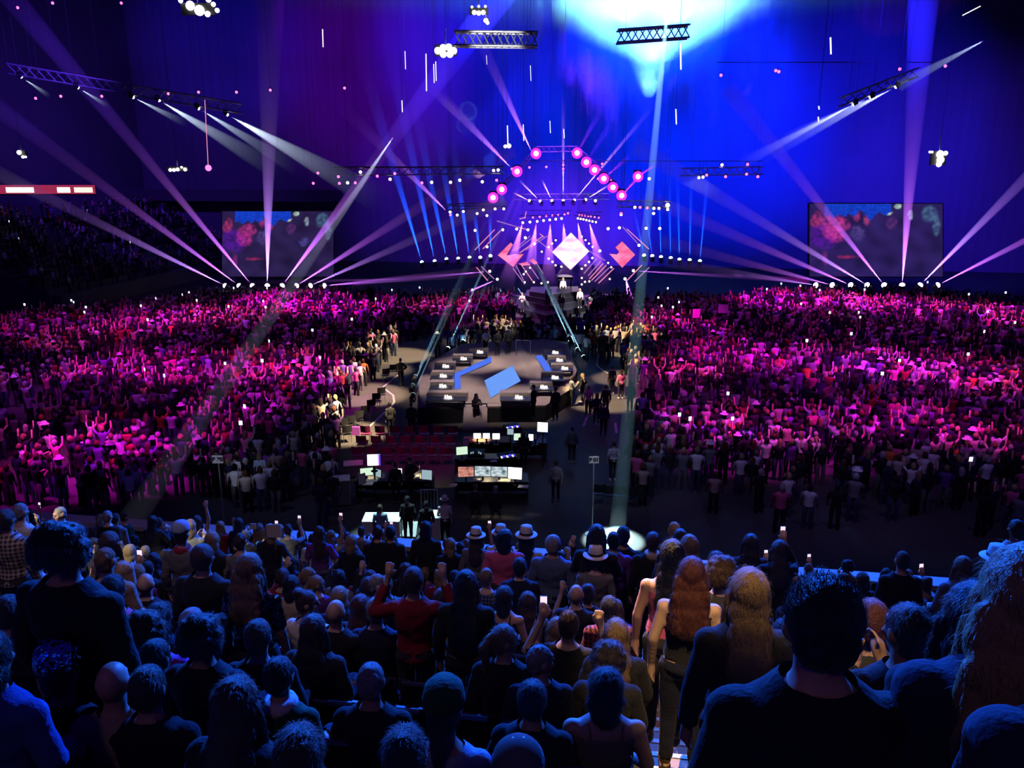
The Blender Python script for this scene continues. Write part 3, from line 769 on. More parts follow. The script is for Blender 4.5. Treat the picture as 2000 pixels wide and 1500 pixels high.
SB = ((958, 530, 690, 553, 'long violet beam running level towards the small screen', .5, .012, -14), (970, 546, 795, 622, 'violet beam slanting down over the seats by the stage', .8, .014, -16), (1237, 529, 1580, 548, 'long violet beam running level towards the wide screen', .5, .012, -14), (1222, 543, 1241, 636, 'violet beam dropping onto the crowd beside the stage', .8, .02, -14), (790, 545, 480, 552, 'dim violet beam low over the back of the crowd', .15, .012, -8))
for x, y, xe, ye, lb, e, w, dy in SB:
    a = atY(x, y, YS - 1)
    b = atY(xe, ye, YS + dy)
    beam(a, b, .07, (b - a).length * w + .06, VIOLET, 90000 * e, lb)
a, b = atY(1312, -70, 66), atZ(1204, 1052, .0)
beam(a, b, .1, .31, (.36, .8, .95), 900000, 'tall pale teal beam falling to a bright disc on the floor', mat=hz_far)
a, b = atY(1222, 543, YS - 1), atZ(1330, 1050, .5)
beam(a, b, .08, 1.05, (.45, .10, .8), 1200000, 'broad dull purple beam reaching down to the dark floor', mat=hz_far)
a, b = atY(770, 265, 66), atZ(246, 1032, 3.6)
beam(a, b, .1, .36, (.5, .52, .72), 300000, 'grey beam slanting down to the barrier near the red and white panel', mat=hz_far)
a, b = atY(880, 640, 62), atZ(760, 1040, .1)

# the glowing cloud of smoke high over the stage
sm = bpy.data.materials.new('smoke')
sm.use_nodes = True
nt = sm.node_tree
nt.nodes.clear()
ou = nt.nodes.new('ShaderNodeOutputMaterial'); vsn = nt.nodes.new('ShaderNodeVolumeScatter')
tc = nt.nodes.new('ShaderNodeTexCoord'); mp = nt.nodes.new('ShaderNodeMapping'); mp.inputs['Scale'].default_value = (.55, .4, .12)
nz = nt.nodes.new('ShaderNodeTexNoise'); nz.inputs['Scale'].default_value = 1; nz.inputs['Detail'].default_value = 2; nz.inputs['Distortion'].default_value = .3
ln = nt.nodes.new('ShaderNodeVectorMath'); ln.operation = 'LENGTH'
m2 = nt.nodes.new('ShaderNodeMapping'); m2.inputs['Scale'].default_value = (1 / 13.5, 1 / 9, 1 / 14)
fa = nt.nodes.new('ShaderNodeMapRange'); fa.inputs['From Min'].default_value = .25; fa.inputs['From Max'].default_value = 1.0; fa.inputs['To Min'].default_value = 1; fa.inputs['To Max'].default_value = -.45
ad = nt.nodes.new('ShaderNodeMath'); ad.operation = 'MULTIPLY_ADD'; ad.inputs[1].default_value = 2.2
sb = nt.nodes.new('ShaderNodeMath'); sb.operation = 'ADD'; sb.inputs[1].default_value = -1.1
cl = nt.nodes.new('ShaderNodeMath'); cl.operation = 'MAXIMUM'; cl.inputs[1].default_value = 0
mu = nt.nodes.new('ShaderNodeMath'); mu.operation = 'MULTIPLY'; mu.inputs[1].default_value = .32
nt.links.new(tc.outputs['Object'], mp.inputs[0]); nt.links.new(mp.outputs[0], nz.inputs[0]); nt.links.new(tc.outputs['Object'], m2.inputs[0]); nt.links.new(m2.outputs[0], ln.inputs[0])
nt.links.new(ln.outputs['Value'], fa.inputs['Value']); nt.links.new(nz.outputs[0], ad.inputs[0]); nt.links.new(fa.outputs[0], ad.inputs[2]); nt.links.new(ad.outputs[0], sb.inputs[0]); nt.links.new(sb.outputs[0], cl.inputs[0]); nt.links.new(cl.outputs[0], mu.inputs[0]); nt.links.new(mu.outputs[0], vsn.inputs['Density'])
nt.links.new(vsn.outputs[0], ou.inputs['Volume'])
sm.cycles.volume_sampling = 'MULTIPLE_IMPORTANCE'
sm.cycles.volume_step_rate = .6
sc.cycles.volume_max_steps = 64
cpos = atY(1285, -10, 80)
b = MB().rev([(14 * math.sin(math.pi * k / 12), -15 * math.cos(math.pi * k / 12)) for k in range(13)], n=20, sy=.65)
o = put('smoke', b.mesh('smoke', sm), None, cpos)
tag(o, 'glowing cyan and white cloud of smoke high above the stage', 'smoke', None, 'stuff')
for x, y, e, w in ((1268, 190, .7, 46), (1272, 120, 1.1, 140), (1325, 40, .9, 165), (1215, 40, .8, 165), (1275, 0, 1.6, 170)):
    p = atY(x, y, 80)
    spot(p, p + Vector((0, 0, 5)), (.24, .88, 1), 230000 * e, w, .5, .8, 'smoke_light')  # unseen upward spots added inside the cloud to light it

# trusses: four chords each, lacing between
def truss(a, b, w, label, n=None):
    a, b = Vector(a), Vector(b)
    d = b - a
    L = d.length
    x = d.normalized()
    y = x.cross(Vector((0, 0, 1))).normalized()
    z = Vector((0, 0, 1))
    t = thing('lighting_truss', label, 'truss', (a + b) / 2, 'trusses of the rig')
    h = w / 2
    C = [(-h, -h), (-h, h), (h, h), (h, -h)]
    for i, j in C:
        o_ = y * i + z * j - (a + b) / 2
        MB().cyl(a + o_, b + o_, w * .09, n=6).obj('chord', M['truss'], t)
    n = n or max(2, int(L / w))
    m = MB()
    for k in range(n):
        for q in range(4):
            i, j = C[q]; i2, j2 = C[(q + 1) % 4]
            m.cyl(a + d * (k / n) + y * i + z * j - (a + b) / 2, a + d * ((k + 1) / n) + y * i2 + z * j2 - (a + b) / 2, w * .05, n=4)
    tag(m.obj('lacing', M['truss'], t), kind='stuff')
    for f in (.12, .88): wire(t, a.lerp(b, f) + Vector((0, 0, w / 2)))
    return t
truss(atY(640, 336, YS - 5.6), atY(985, 332, YS - 5.6), .7, 'long truss carrying mixed spots beside the arrow screen')
truss(atY(870, 405, YS - 1.6), atY(990, 400, YS - 1.6), .6, 'short truss with cream spots under the long one')
truss(atY(1205, 398, YS - 5.6), atY(1310, 399, YS - 5.6), .6, 'short truss past the bitten diamond screen')
truss(atY(1330, 336, YS - 5.6), atY(1490, 333, YS - 5.6), .7, 'truss with pink lamps nearer the wide screen')
truss(atY(20, 135, 72.4), atY(470, 212, 72.4), .8, 'sloping catwalk truss with white follow spots near the small screen')
truss(atY(1640, 200, 70.4), atY(1790, 142, 70.4), .7, 'sloping catwalk truss with white follow spots near the wide screen')
truss(atY(1005, 385, YS + 2.4), atY(1190, 384, YS + 2.4), .6, 'crown truss straight above the diamond screen')
arch = [(955, 392), (985, 360), (1020, 325), (1047, 292), (1127, 291), (1165, 325), (1200, 360), (1220, 388)]
for i in range(7):
    truss(atY(*arch[i], YS - 2.5), atY(*arch[i + 1], YS - 2.5), .5, f'{ordn(i + 1)} truss piece of the arch that carries the magenta floods')
wt = truss(atY(888, 76, 66), atY(1050, 78, 66), 1.0, 'white lit truss hanging high between the bright round cluster and the smoke', 12)
truss(atY(1205, 72, 66), atY(1345, 62, 66), .9, 'truss half swallowed by the glowing smoke', 10)
spot(atY(960, 160, 58), atY(970, 78, 66), (1, 1, .95), 9000, 30, .5, .2)

# glaring white flood lamps and other bright hanging units
def flood(x, y, Y, spec, label):
    c = atY(x, y, Y)
    t = thing('bright_fixture', label, 'flood lamp', c)
    s = Y / FPX
    MB().box((0, .25, .05), (spec[0] * s, .3, spec[1] * s * .8)).obj('housing', M['black'], t)
    MB().cyl((0, .2, 0), (0, .2, spec[1] * s * 1.6), .05, n=6).obj('hanger', M['truss'], t); wire(t, c + Vector((0, .2, spec[1] * s * 1.6)))
    for dx, dy, r in spec[2]:
        MB().rev([(r * s, 0), (r * s * .9, .08), (.001, .12)], (dx * s, 0, -dy * s), 12, Vector((0, -1, 0)).to_track_quat('Z', 'Y')).obj('lens', M['lamp_white'], t)
flood(385, 18, 62, (60, 24, ((-12, -6, 8), (4, 2, 9), (18, 8, 5), (30, -8, 4), (36, 2, 4), (-28, -14, 4), (22, -16, 5))), 'cluster of glaring white flood lamps by the dark roof')
flood(870, 99, 66, (40, 24, ((-14, 0, 6), (-4, -5, 6), (6, -6, 6), (15, 0, 6), (8, 6, 6), (-4, 6, 6))), 'round cluster of glowing white discs under the white truss')
flood(935, 22, 66, (34, 14, ((-8, 2, 4), (0, 3, 4), (8, 2, 4), (-12, -7, 2), (0, -8, 2), (12, -8, 2))), 'small double row of white lamps at the very top')
flood(949, 40, 66, (10, 10, ((0, 0, 4), (3, 4, 3))), 'tiny white lamp below the double row')
flood(1835, 310, 66, (28, 32, ((0, -8, 7), (2, 2, 7), (0, 10, 5), (10, -10, 4), (-16, -12, 2), (-20, -12, 2))), 'lone hanging unit with glaring white discs over the wide screen')
flood(345, 331, 70, (40, 10, ((-12, 1, 3), (-5, 1, 3), (2, 0, 3), (10, -4, 2), (16, 0, 3))), 'low row of white lamps above the small screen')
flood(40, 300, 74, (16, 12, ((-2, -2, 4), (4, 6, 2.5), (9, 6, 2))), 'white lamp pair above the red ribbon board')
flood(991, 286, 74, (14, 6, ((-4, 0, 3), (3, -1, 4))), 'white lamp at the foot of a hanging chain over the arch')
flood(1304, 401, 80, (10, 6, ((0, 0, 4),)), 'oval white lamp above the row of blue uplights')
for i, (x, y0, y1, r) in enumerate(((832, 105, 178, .045), (847, 125, 162, .035), (851, 120, 158, .035), (791, 100, 135, .03), (785, 196, 219, .04), (950, 108, 126, .02), (991, 245, 284, .05), (1022, 243, 275, .04), (1074, 236, 260, .03), (1036, 128, 158, .025), (1329, 84, 136, .06), (1320, 213, 243, .05), (1598, 228, 238, .05), (1599, 207, 214, .05), (1622, 73, 106, .06), (630, 57, 92, .04), (1101, 252, 270, .04), (1880, 30, 12, .04))):
    a, b = atY(x, y0, 70), atY(x + (1 if i != 17 else 35), y1, 70)
    t = thing('hanging_chain', f'thin hanging chain with painted white glow, {ordn(i + 1)} of those scattered below the roof', 'light tube', a, 'thin hanging chains')
    MB().cyl((0, 0, 0), b - a, r, n=6).obj('tube', M['tube_white'], t)  # white light caught by the chain is put in as emission
    wire(t, a)
t = thing('mirror_ball', 'pink glitter ball with painted glow hanging on a long pink cord', 'ball', atY(407, 328, 70))
MB().sph((0, 0, 0), .26, 14).obj('ball', M['lamp_pink'], t, True)  # pink light on the ball is put in as emission, cord likewise
MB().cyl((0, 0, .2), atY(400, 195, 70) - atY(407, 328, 70), .03, n=6).obj('cord', M['tube_pink'], t); wire(t, atY(400, 195, 70))

# ------------------------------------------------------------------ video screens and ribbon board
def picture_screen(x0, y0, x1, y1, Y0, Y1, label, blobs, base):
    a, b, c, d = atY(x0, y1, Y0), atY(x1, y1, Y1), atY(x1, y0, Y1), atY(x0, y0, Y0)
    t = thing('video_screen', label, 'screen', (a + b + c + d) / 4)
    nx, nz_ = 96, 60
    V, Fc, C = [], [], []
    for j in range(nz_ + 1):
        for i in range(nx + 1):
            s, w = i / nx, j / nz_
            V.append(tuple(a.lerp(b, s).lerp(d.lerp(c, s), w) - t.location))
            col = np.array(base) * (.8 + .4 * noise.noise(Vector((s * 9, w * 6, 2))))
            for bx, by, rx, ry, cc, k in blobs:
                q = ((s - bx) / rx) ** 2 + ((1 - w - by) / ry) ** 2
                q += .5 * noise.noise(Vector((s * 14 + bx * 9, w * 12, by * 7)))
                if q < 1:
                    kk = k * min(1, 1.5 * (1 - q)) * min(1, max(0, .62 + .9 * noise.noise(Vector((s * 38, w * 26, by * 5)))))
                    col = col * (1 - kk) + np.array(cc) * kk * .8
            if w > .84 + .12 * noise.noise(Vector((s * 14, 0, 1))) and .12 < s < .62: col = np.array((.01, .06, .7)) * (.6 + .7 * abs(noise.noise(Vector((s * 30, w * 30, 4)))))
            C += [max(0, float(v)) for v in col] + [1.0]
    Fc = [(j * (nx + 1) + i, j * (nx + 1) + i + 1, (j + 1) * (nx + 1) + i + 1, (j + 1) * (nx + 1) + i) for j in range(nz_) for i in range(nx)]
    me = MB().add(V, Fc).mesh('picture', M['screen_picture'])
    at_ = me.color_attributes.new('Col', 'FLOAT_COLOR', 'POINT')
    at_.data.foreach_set('color', C)
    put('picture', me, t)
    under(t, MB().prism([p + Vector((0, .06, 0)) for p in (a, b, c, d)], (0, .4, 0))).obj('cabinet', M['black'], t)
    f = MB()
    for p, q in ((a, b), (b, c), (c, d), (d, a)): f.cyl(p, q, .06, n=6)
    under(t, f).obj('frame', M['black'], t)
BLOB = [(.1, .45, .13, .2, (.12, .01, .45), .9), (.2, .38, .08, .18, (.75, .04, .4), .7), (.06, .22, .05, .12, (.7, .05, .25), .7), (.25, .28, .07, .1, (.8, .06, .4), .6), (.12, .75, .03, .14, (.4, .04, .4), .6), (.36, .16, .03, .1, (.6, .05, .3), .7), (.37, .4, .06, .13, (.16, .10, .45), .6), (.44, .2, .03, .12, (.7, .08, .3), .7),
        (.6, .12, .03, .05, (.8, 1, .8), 1), (.67, .04, .03, .035, (.7, 1, .85), 1), (.62, .27, .05, .09, (.2, .05, .3), .6), (.76, .16, .02, .07, (.6, .75, .9), .9), (.9, .15, .07, .12, (.1, .22, .4), .8), (.95, .3, .03, .16, (.12, .3, .42), .6), (.3, .72, .1, .03, (.45, .03, .15), .8)]
picture_screen(433, 412, 652, 541, 92, 91, 'smaller wall screen showing a dim purple crowd, violet beams crossing it', BLOB + [(.73, .46, .05, .08, (.1, .08, .4), .9)], (.028, .016, .085))
picture_screen(1580, 397, 1842, 541, 84.5, 82.5, 'wider wall screen showing a pink and blue crowd picture', BLOB + [(.17, .3, .1, .2, (.8, .06, .45), .6)], (.03, .016, .13))
t = thing('ribbon_board', 'red ribbon display board with white blurred lines on the upper tier', 'display', atY(91, 370, 84))
a, b = atY(-40, 370, 84) - t.location, atY(183, 370, 84) - t.location
MB().prism([a + Vector((0, 0, -.44)), b + Vector((0, 0, -.44)), b + Vector((0, 0, .44)), a + Vector((0, 0, .44))], (0, .3, 0)).obj('board', emis('ribbon_red', (.42, .03, .10), .8), t)
for x0, x1, m in ((12, 66, 'screen_white'), (112, 137, 'screen_white'), (145, 181, 'ribbon_peach')):
    if m not in M: emis('ribbon_peach', (1, .72, .62), 1.3)
    p, q = atY(x0, 371, 83.95) - t.location, atY(x1, 371, 83.95) - t.location
    MB().prism([p + Vector((0, 0, -.26)), q + Vector((0, 0, -.26)), q + Vector((0, 0, .26)), p + Vector((0, 0, .26))], (0, -.03, 0)).obj('lit_panel', M[m], t)
MB().prism([a + Vector((0, .1, -.55)), b + Vector((0, .1, -.55)), b + Vector((0, .1, -.44)), a + Vector((0, .1, -.44))], (0, .4, 0)).obj('ledge', M['black'], t)
# ------------------------------------------------------------------ production desks between the stand and the stage
def monitor(x, y, w, h, mat, label, z=1.25, turn=0.0, tilt=.12):
    c = atZ(x, y, z)
    s = (c - CAM).length / FPX
    W, H = w * s, h * s * 1.03
    t = thing('monitor', label, 'monitor', Vector((c.x, c.y, z - H / 2 - .28)), 'screens on the production desks', turn)
    q = Quaternion((1, 0, 0), -tilt)
    o = Vector((0, 0, H / 2 + .28))
    MB().box(o, (W + .05, .05, H + .05), q).obj('bezel', M['black'], t)
    sm_ = MB().box(o + q @ Vector((0, -.03, 0)), (W, .012, H), q).obj('screen', M[mat], t)
    MB().box(o + Vector((0, .05, -H / 2 - .1)), (.07, .05, .34)).obj('stand', M['black'], t)
    MB().cyl((0, .05, 0), (0, .05, .02), .14, n=12).obj('foot', M['black'], t)
    return t, o, q, W, H
def desk(x0, x1, y, z, depth, label, mat='black', hood=False):
    a, b = atZ(x0, y, z), atZ(x1, y, z)
    c = (a + b) / 2
    w = (b - a).length
    t = thing('production_desk', label, 'desk', Vector((c.x, c.y + depth * .2, 0)))
    MB().box((0, 0, z - .02), (w, depth, .04)).obj('desk_top', M[mat], t)
    for sx in (-1, 1):
        MB().box((sx * (w / 2 - .05), 0, z / 2 - .02), (.06, depth * .9, z - .04)).obj('side_panel', M['black'], t)
    MB().box((0, depth * .45, z / 2), (w - .1, .03, z * .8)).obj('front_panel', M['black'], t)
    return t
desk(888, 1032, 936, .85, 1.0, 'long dark desk under the four wide picture monitors')
desk(905, 1000, 860, .95, .8, 'wooden desk with the row of three glaring small monitors', 'wood')
desk(1000, 1068, 862, .95, .8, 'dark desk beside the wooden one, under the tilted white monitor')
desk(694, 846, 934, .85, 1.0, 'dark desk with papers and mixed monitors facing the stand')
desk(888, 1016, 893, .85, .7, 'dark console desk glowing with blue keys')
for x, y, w, h, m, lb, z, tn, ti in (
        (730, 898, 24, 21, 'screen_white', 'tall glaring white monitor with a pink and blue edge', 1.75, .1, .1), (716, 921, 24, 14, 'screen_green', 'pale green monitor below the glaring one', 1.15, .25, .1), (706, 936, 15, 18, 'card', 'dim grey monitor turned inward at the desk corner', 1.1, .7, .1),
        (740, 924, 13, 14, 'screen_soft', 'small teal monitor turned the other way', 1.1, -.6, .1), (777, 922, 16, 14, 'screen_white', 'square white monitor alone in mid-desk', 1.2, 0, .1), (834, 927, 20, 18, 'screen_soft', 'dim lilac monitor with rows of writing at the desk end', 1.2, -.2, .1),
        (910, 921, 30, 19, 'monitor_a', 'wide monitor with a reddish-brown picture', 1.25, .08, .1), (943, 920, 31, 19, 'monitor_b', 'wide monitor showing people at a pale table, second of four', 1.25, 0, .1), (975, 921, 31, 19, 'monitor_b', 'wide monitor showing a dark group on white, third of four', 1.25, -.04, .1), (1006, 924, 27, 22, 'screen_white', 'white page monitor closing the row of four', 1.25, -.2, .1),
        (902, 880, 22, 15, 'screen_green', 'white and green monitor tilted at the console end', 1.3, .25, .1), (909, 864, 12, 11, 'card', 'small dark monitor above the white and green one', 1.5, .4, .1),
        (932, 851, 14, 10, 'screen_white', 'first glaring small monitor of the wooden desk', 1.3, 0, .1), (950, 851, 13, 10, 'screen_white', 'middle glaring small monitor of the wooden desk', 1.3, 0, .1), (969, 852, 14, 11, 'screen_white', 'last glaring small monitor of the wooden desk', 1.3, 0, .1),
        (997, 843, 12, 11, 'screen_soft', 'small pale blue monitor raised beside the wooden desk', 1.6, -.1, .1), (1010, 853, 13, 13, 'screen_green', 'small white-green monitor by a dark figure', 1.3, 0, .1), (1037, 854, 9, 12, 'screen_white', 'narrow white monitor on the dark desk', 1.3, -.1, .1), (1046, 853, 7, 9, 'card', 'tiny dark monitor at the end of the dark desk', 1.3, -.1, .1),
        (1060, 834, 20, 18, 'screen_white', 'tilted blank white monitor, highest of all the screens', 1.9, -.2, .1)):
    if m == 'monitor_a' and m not in M: led_mat('monitor_a', (.75, .32, .25), (.30, .10, .08), 5, 1)
    if m == 'monitor_b' and m not in M: led_mat('monitor_b', (.72, .85, .9), (.03, .08, .1), 4, 1)
    t, o, q, W, H = monitor(x, y, w, h, m, lb, z, tn, ti)
    if (x, y) == (730, 898):
        MB().box(o + q @ Vector((W * .36, -.04, 0)), (W * .14, .006, H), q).obj('pink_band', M['screen_pink'], t)
        MB().box(o + q @ Vector((W * .46, -.045, 0)), (W * .12, .006, H), q).obj('blue_band', M['screen_blue'], t)
    if z > 1.5:                                    # raised monitors stand on a mast
        MB().cyl((0, .05, 0), (0, .05, -t.location.z), .03, n=8).obj('mast', M['black'], t)
# consoles, papers, small lamps on the desks
for x, y, m, lb in ((990, 893, 'screen_blue', 'bluish lit mixing console in front of the row of monitors'), (1000, 836, 'screen_blue', 'small bluish console behind the wooden desk'), (930, 887, 'screen_soft', 'console with two pale glowing dials')):
    p = atZ(x, y, .9)
    t = thing('mixing_console', lb, 'console', p, None, .4 if m == 'screen_blue' else 0)
    q = Quaternion((1, 0, 0), .25)
    MB().box((0, 0, .06), (.75, .5, .1), q).obj('body', M['black'], t)
    for k in range(8):
        MB().box(q @ Vector((-.3 + .085 * k, -.12 + .03 * (k % 3), .125)), (.05, .12, .02), q).obj('key', M[m if k % 3 else 'screen_white'] if m == 'screen_blue' else M['screen_soft' if k in (1, 2, 5, 6) else 'black'], t)
for i, (x, y, w, d, lb, m) in enumerate(((715, 945, .55, .3, 'paper sheet lying at the desk corner under the green monitor', 'paper'), (722, 939, .3, .25, 'small sheet above the corner paper', 'paper'), (733, 938, .2, .4, 'yellowed sheet turned askew at the corner desk', 'paper'), (815, 932, .15, .45, 'long narrow lit sheet near the lilac monitor', 'paper'),
                                  (932, 938, .3, .22, 'lit sheet under the second wide monitor', 'paper'), (972, 940, .25, .18, 'small white sheet under the third wide monitor', 'paper'), (987, 939, .4, .3, 'crumpled lit papers under the white page monitor', 'paper'), (964, 901, .3, .2, 'bright sheet on the console desk', 'paper'), (885, 948, .3, .25, 'lit papers at the end of the long desk', 'paper'),
                                  (1053, 863, .3, .22, 'orange glowing box at the end of the dark desk', 'orange_glow'), (1022, 951, .4, .3, 'magenta cloth beyond the long desk', 'seat_red'))):
    if m == 'orange_glow' and m not in M: emis('orange_glow', (1, .25, .06), 1.2)
    p = atZ(x, y, .87)
    b = MB()
    qz = Quaternion((0, 0, 1), .5 * math.sin(i * 3.1))
    b.box((0, 0, .012), (w, d, .012), qz); b.box((.02, .015, .024), (w * .8, d * .8, .01), Quaternion((0, 0, 1), .2 + .5 * math.sin(i * 3.1)))
    o = b.obj('paper_sheet' if m == 'paper' else 'box', M[m])
    o.location = p
    tag(o, lb, 'paper' if m == 'paper' else 'box')
for x, y, lb in ((722, 925, 'lamp over the corner papers'), (952, 928, 'lamp over the long desk sheets'), (985, 930, 'lamp over the crumpled papers'), (940, 858, 'lamp lighting the wooden desk'), (818, 920, 'lamp over the long narrow sheet')):
    p = atZ(x, y, 1.0)
    t = thing('desk_lamp', 'small gooseneck ' + lb, 'lamp', Vector((p.x, p.y + .25, .87)), 'gooseneck lamps on the desks')
    MB().cyl((0, 0, 0), (0, 0, .02), .06, n=10).obj('base', M['black'], t)
    MB().cyl((0, 0, .02), (0, -.04, .38), .01, n=6).obj('neck', M['black'], t)
    MB().rev([(.02, .08), (.05, .0), (.045, 0)], (0, -.1, .34), 10).obj('shade', M['black'], t)
    MB().sph((0, -.1, .345), .02, 8).obj('bulb', M['lamp_warm'], t)
    l = bpy.data.lights.new('desk_light', 'SPOT'); l.energy = 70; l.color = (1, .8, .45); l.spot_size = 2.2; l.shadow_soft_size = .03
    lo = bpy.data.objects.new('desk_light', l); COL.objects.link(lo); lo.parent = t; lo.location = (0, -.1, .33)

# glowing counter beyond the centre stage
for x, w, lb in ((1106, 16, 'short glowing white counter front beyond the centre stage'), (1146, 56, 'long glowing white counter front with bottles, beside the short one')):
    p = atZ(x, 636, .7); s_ = (p - CAM).length / FPX
    t = thing('bar_counter', lb, 'counter', Vector((p.x, p.y, 0)))
    MB().box((0, .3, .5), (w * s_, .55, 1.0)).obj('body', M['black'], t)
    n_ = max(1, int(w / 10))
    for k in range(n_): MB().box(((-.5 + (k + .5) / n_) * w * s_, .0, .62), (w * s_ / n_ * .86, .03, .42)).obj('light_panel', M['screen_white'], t)
    MB().box((0, .28, 1.03), (w * s_ + .1, .7, .05)).obj('top', M['stage_black'], t)
# chairs
def chair_meshes(m):
    s = MB()
    s.box((0, 0, .45), (.44, .42, .035)); s.box((0, -.2, .437), (.44, .03, .03))
    bk = MB()
    n = 8
    for i in range(n):
        a = -.5 + i / (n - 1)
        bk.box((a * .42, .0 + .0, 0), (.065, .025, .36))
    bk.v = [(x, y - .06 * (1 - (x / .22) ** 2), z) for x, y, z in bk.v]
    lg = MB().cyl((0, 0, 0), (0, 0, .45), .014, n=6)
    return s.mesh('chair_seat', m), bk.mesh('chair_back', m), lg.mesh('chair_leg', M['metal'])
CH = {'red': chair_meshes(M['seat_red']), 'black': chair_meshes(M['black'])}
def chair(loc, rz, kind, label, group):
    t = thing('folding_chair', label, 'chair', loc, group, rz)
    s, b, l = CH[kind]
    put('seat', s, t)
    put('backrest', b, t, (0, -.22, .74), Quaternion((1, 0, 0), .12))
    for sx in (-1, 1):
        for sy in (-1, 1): put('leg', l, t, (sx * .19, sy * .18, 0), Quaternion((1, 0, 0), -sy * .08))
    return t
rows = (('back', 846, 716, 885), ('middle', 866, 708, 880), ('front', 888, 700, 872))
for rn, y, x0, x1 in rows:
    for i in range(7):
        p = atZ(x0 + (x1 - x0) * i / 6, y, .45); p.z = 0
        chair(p, -ROT * .5, 'red', f'dark crimson chair in the {rn} row of the empty block, {ordn(i + 1)} from the tape line', 'empty crimson chairs before the desks')
for i, (x, y) in enumerate(((668, 832), (683, 826), (699, 817), (712, 806), (723, 794), (733, 781), (743, 770), (752, 732), (766, 724), (676, 846), (1170, 962), (1190, 965), (1212, 966), (1232, 968), (1254, 966))):
    p = atZ(x, y, .45); p.z = 0
    lb = f'black chair at the lit edge of the crowd, {ordn(i + 1)} along the tape line' if i < 10 else f'empty dark chair beyond the bright floor disc, {ordn(i - 9)} from the P 01 pole'
    chair(p, .5 if i < 10 else 0, 'black', lb, 'black chairs at the edge of the crowd')
p = atZ(695, 838, .3); p.z = 0
t = thing('bag', 'purple bag standing by the black chairs on the lit floor', 'bag', p)
MB().prism([(-.2, -.1, 0), (.2, -.1, 0), (.2, .1, 0), (-.2, .1, 0)], (0, 0, .42)).obj('body', plain('purple_bag', (.25, .04, .3), .8), t)
for s in (-.08, .08): MB().cyl((-.1, s, .42), (0, s, .58), .012, n=5).cyl((0, s, .58), (.1, s, .42), .012, n=5).obj('handle', M['black'], t)

# signs on poles
def sign(x, y, w, h, text, foot, label):
    c = atZ(x, y, 2.9)
    s = (c - CAM).length / FPX
    t = thing('sign_post', label, 'sign', Vector((c.x, c.y + .03, 0)))
    MB().cyl((0, 0, .02), (0, 0, 2.9), .022, n=8).obj('pole', plain('pole_' + text[-1], (.5, .5, .52), .4, .6), t)
    MB().cyl((0, 0, 0), (0, 0, .02), .25, n=16).obj('foot', M['metal'], t)
    bd = MB().box((0, -.04, 2.9), (w * s, .02, h * s)).obj('board', M['white'], t)
    cu = bpy.data.curves.new('txt', 'FONT'); cu.body = text; cu.size = h * s * .72; cu.align_x = 'CENTER'; cu.align_y = 'CENTER'; cu.extrude = .002; cu.offset = .012
    tmp = bpy.data.objects.new('txt', cu); COL.objects.link(tmp)
    me = bpy.data.meshes.new_from_object(tmp.evaluated_get(bpy.context.evaluated_depsgraph_get()))
    bpy.data.objects.remove(tmp)
    me.materials.clear(); me.materials.append(M['black'])
    o = put('lettering', me, bd, (0, -.055, 2.9))
    o.rotation_euler = (math.pi / 2, 0, 0)
sign(425, 897, 20, 15, 'P 30', None, 'white sign reading P 30 on a thin pole beside the dark front floor')
sign(1160, 898, 19, 14, 'P 01', None, 'white sign reading P 01 on a bright thin pole behind the teal light disc')

# lit white tables behind the barrier, flight cases
def draped_table(x0, x1, y, z, d, label, turn=0):
    a, b = atZ(x0, y, z), atZ(x1, y, z)
    w = (b - a).length
    t = thing('draped_table', label, 'table', Vector(((a.x + b.x) / 2, a.y + d / 2, 0)), None, turn)
    MB().box((0, 0, z - .02), (w, d, .04)).obj('table_top', M['white'], t)
    V, Fc = [], []
    n = 36
    for i in range(n + 1):
        s = i / n
        fx = -w / 2 + w * s
        V += [(fx, -d / 2 - .01, z), (fx, -d / 2 - .03 - .025 * math.sin(i * 1.7), .03)]
        if i: Fc.append((2 * i - 2, 2 * i, 2 * i + 1, 2 * i - 1))
    MB().add(V, Fc).obj('cloth', M['white'], t, True)
    for sx in (-1, 1):
        for sy in (-1, 1): MB().cyl((sx * (w / 2 - .05), sy * (d / 2 - .06), 0), (sx * (w / 2 - .05), sy * (d / 2 - .06), z - .04), .02, n=6).obj('leg', M['metal'], t)
draped_table(706, 780, 1019, 1.0, .8, 'wide white-draped table glaring in cold light behind the barrier')
draped_table(838, 862, 1012, 1.1, .7, 'narrow white-draped table standing past the light wedge', -.1)
t = thing('white_panel', 'sloping white board lit from above between the two draped tables', 'board', atZ(800, 1046, .0))
a, b_, c, d = [atZ(x, y, z) - t.location for x, y, z in ((781, 1048, .05), (812, 1050, .05), (816, 1020, .5), (797, 1018, .5))]
MB().prism([a, b_, c, d], (0, 0, .03)).obj('board', M['white'], t)
MB().cyl(c, c + Vector((0, .05, -.5)), .02, n=6).obj('strut', M['metal'], t)
# red and white panel by the barrier
c = atV(215, 1030, V0 - .25)
t = thing('barrier_gate', 'slanted white rail over a red and white poster panel on the barrier', 'gate', c)
s = (c - CAM).length / FPX
MB().cyl((-27 * s, 0, -9 * s), (24 * s, 0, 10 * s), .045, n=8).obj('rail', M['white'], t)
q = [(-22 * s, .03, -12 * s), (8 * s, .03, -14 * s), (8 * s, .03, 0), ]
MB().prism(q, (0, .03, 0)).obj('poster', M['red'], t)
MB().prism([(-20 * s, .02, -13 * s), (6 * s, .02, -15 * s), (-2 * s, .02, -9 * s)], (0, -.008, 0)).obj('poster_stripe', M['white'], t)
MB().cyl((8 * s, .04, -40 * s), (8 * s, .04, 2 * s), .03, n=6).obj('post', M['metal'], t)

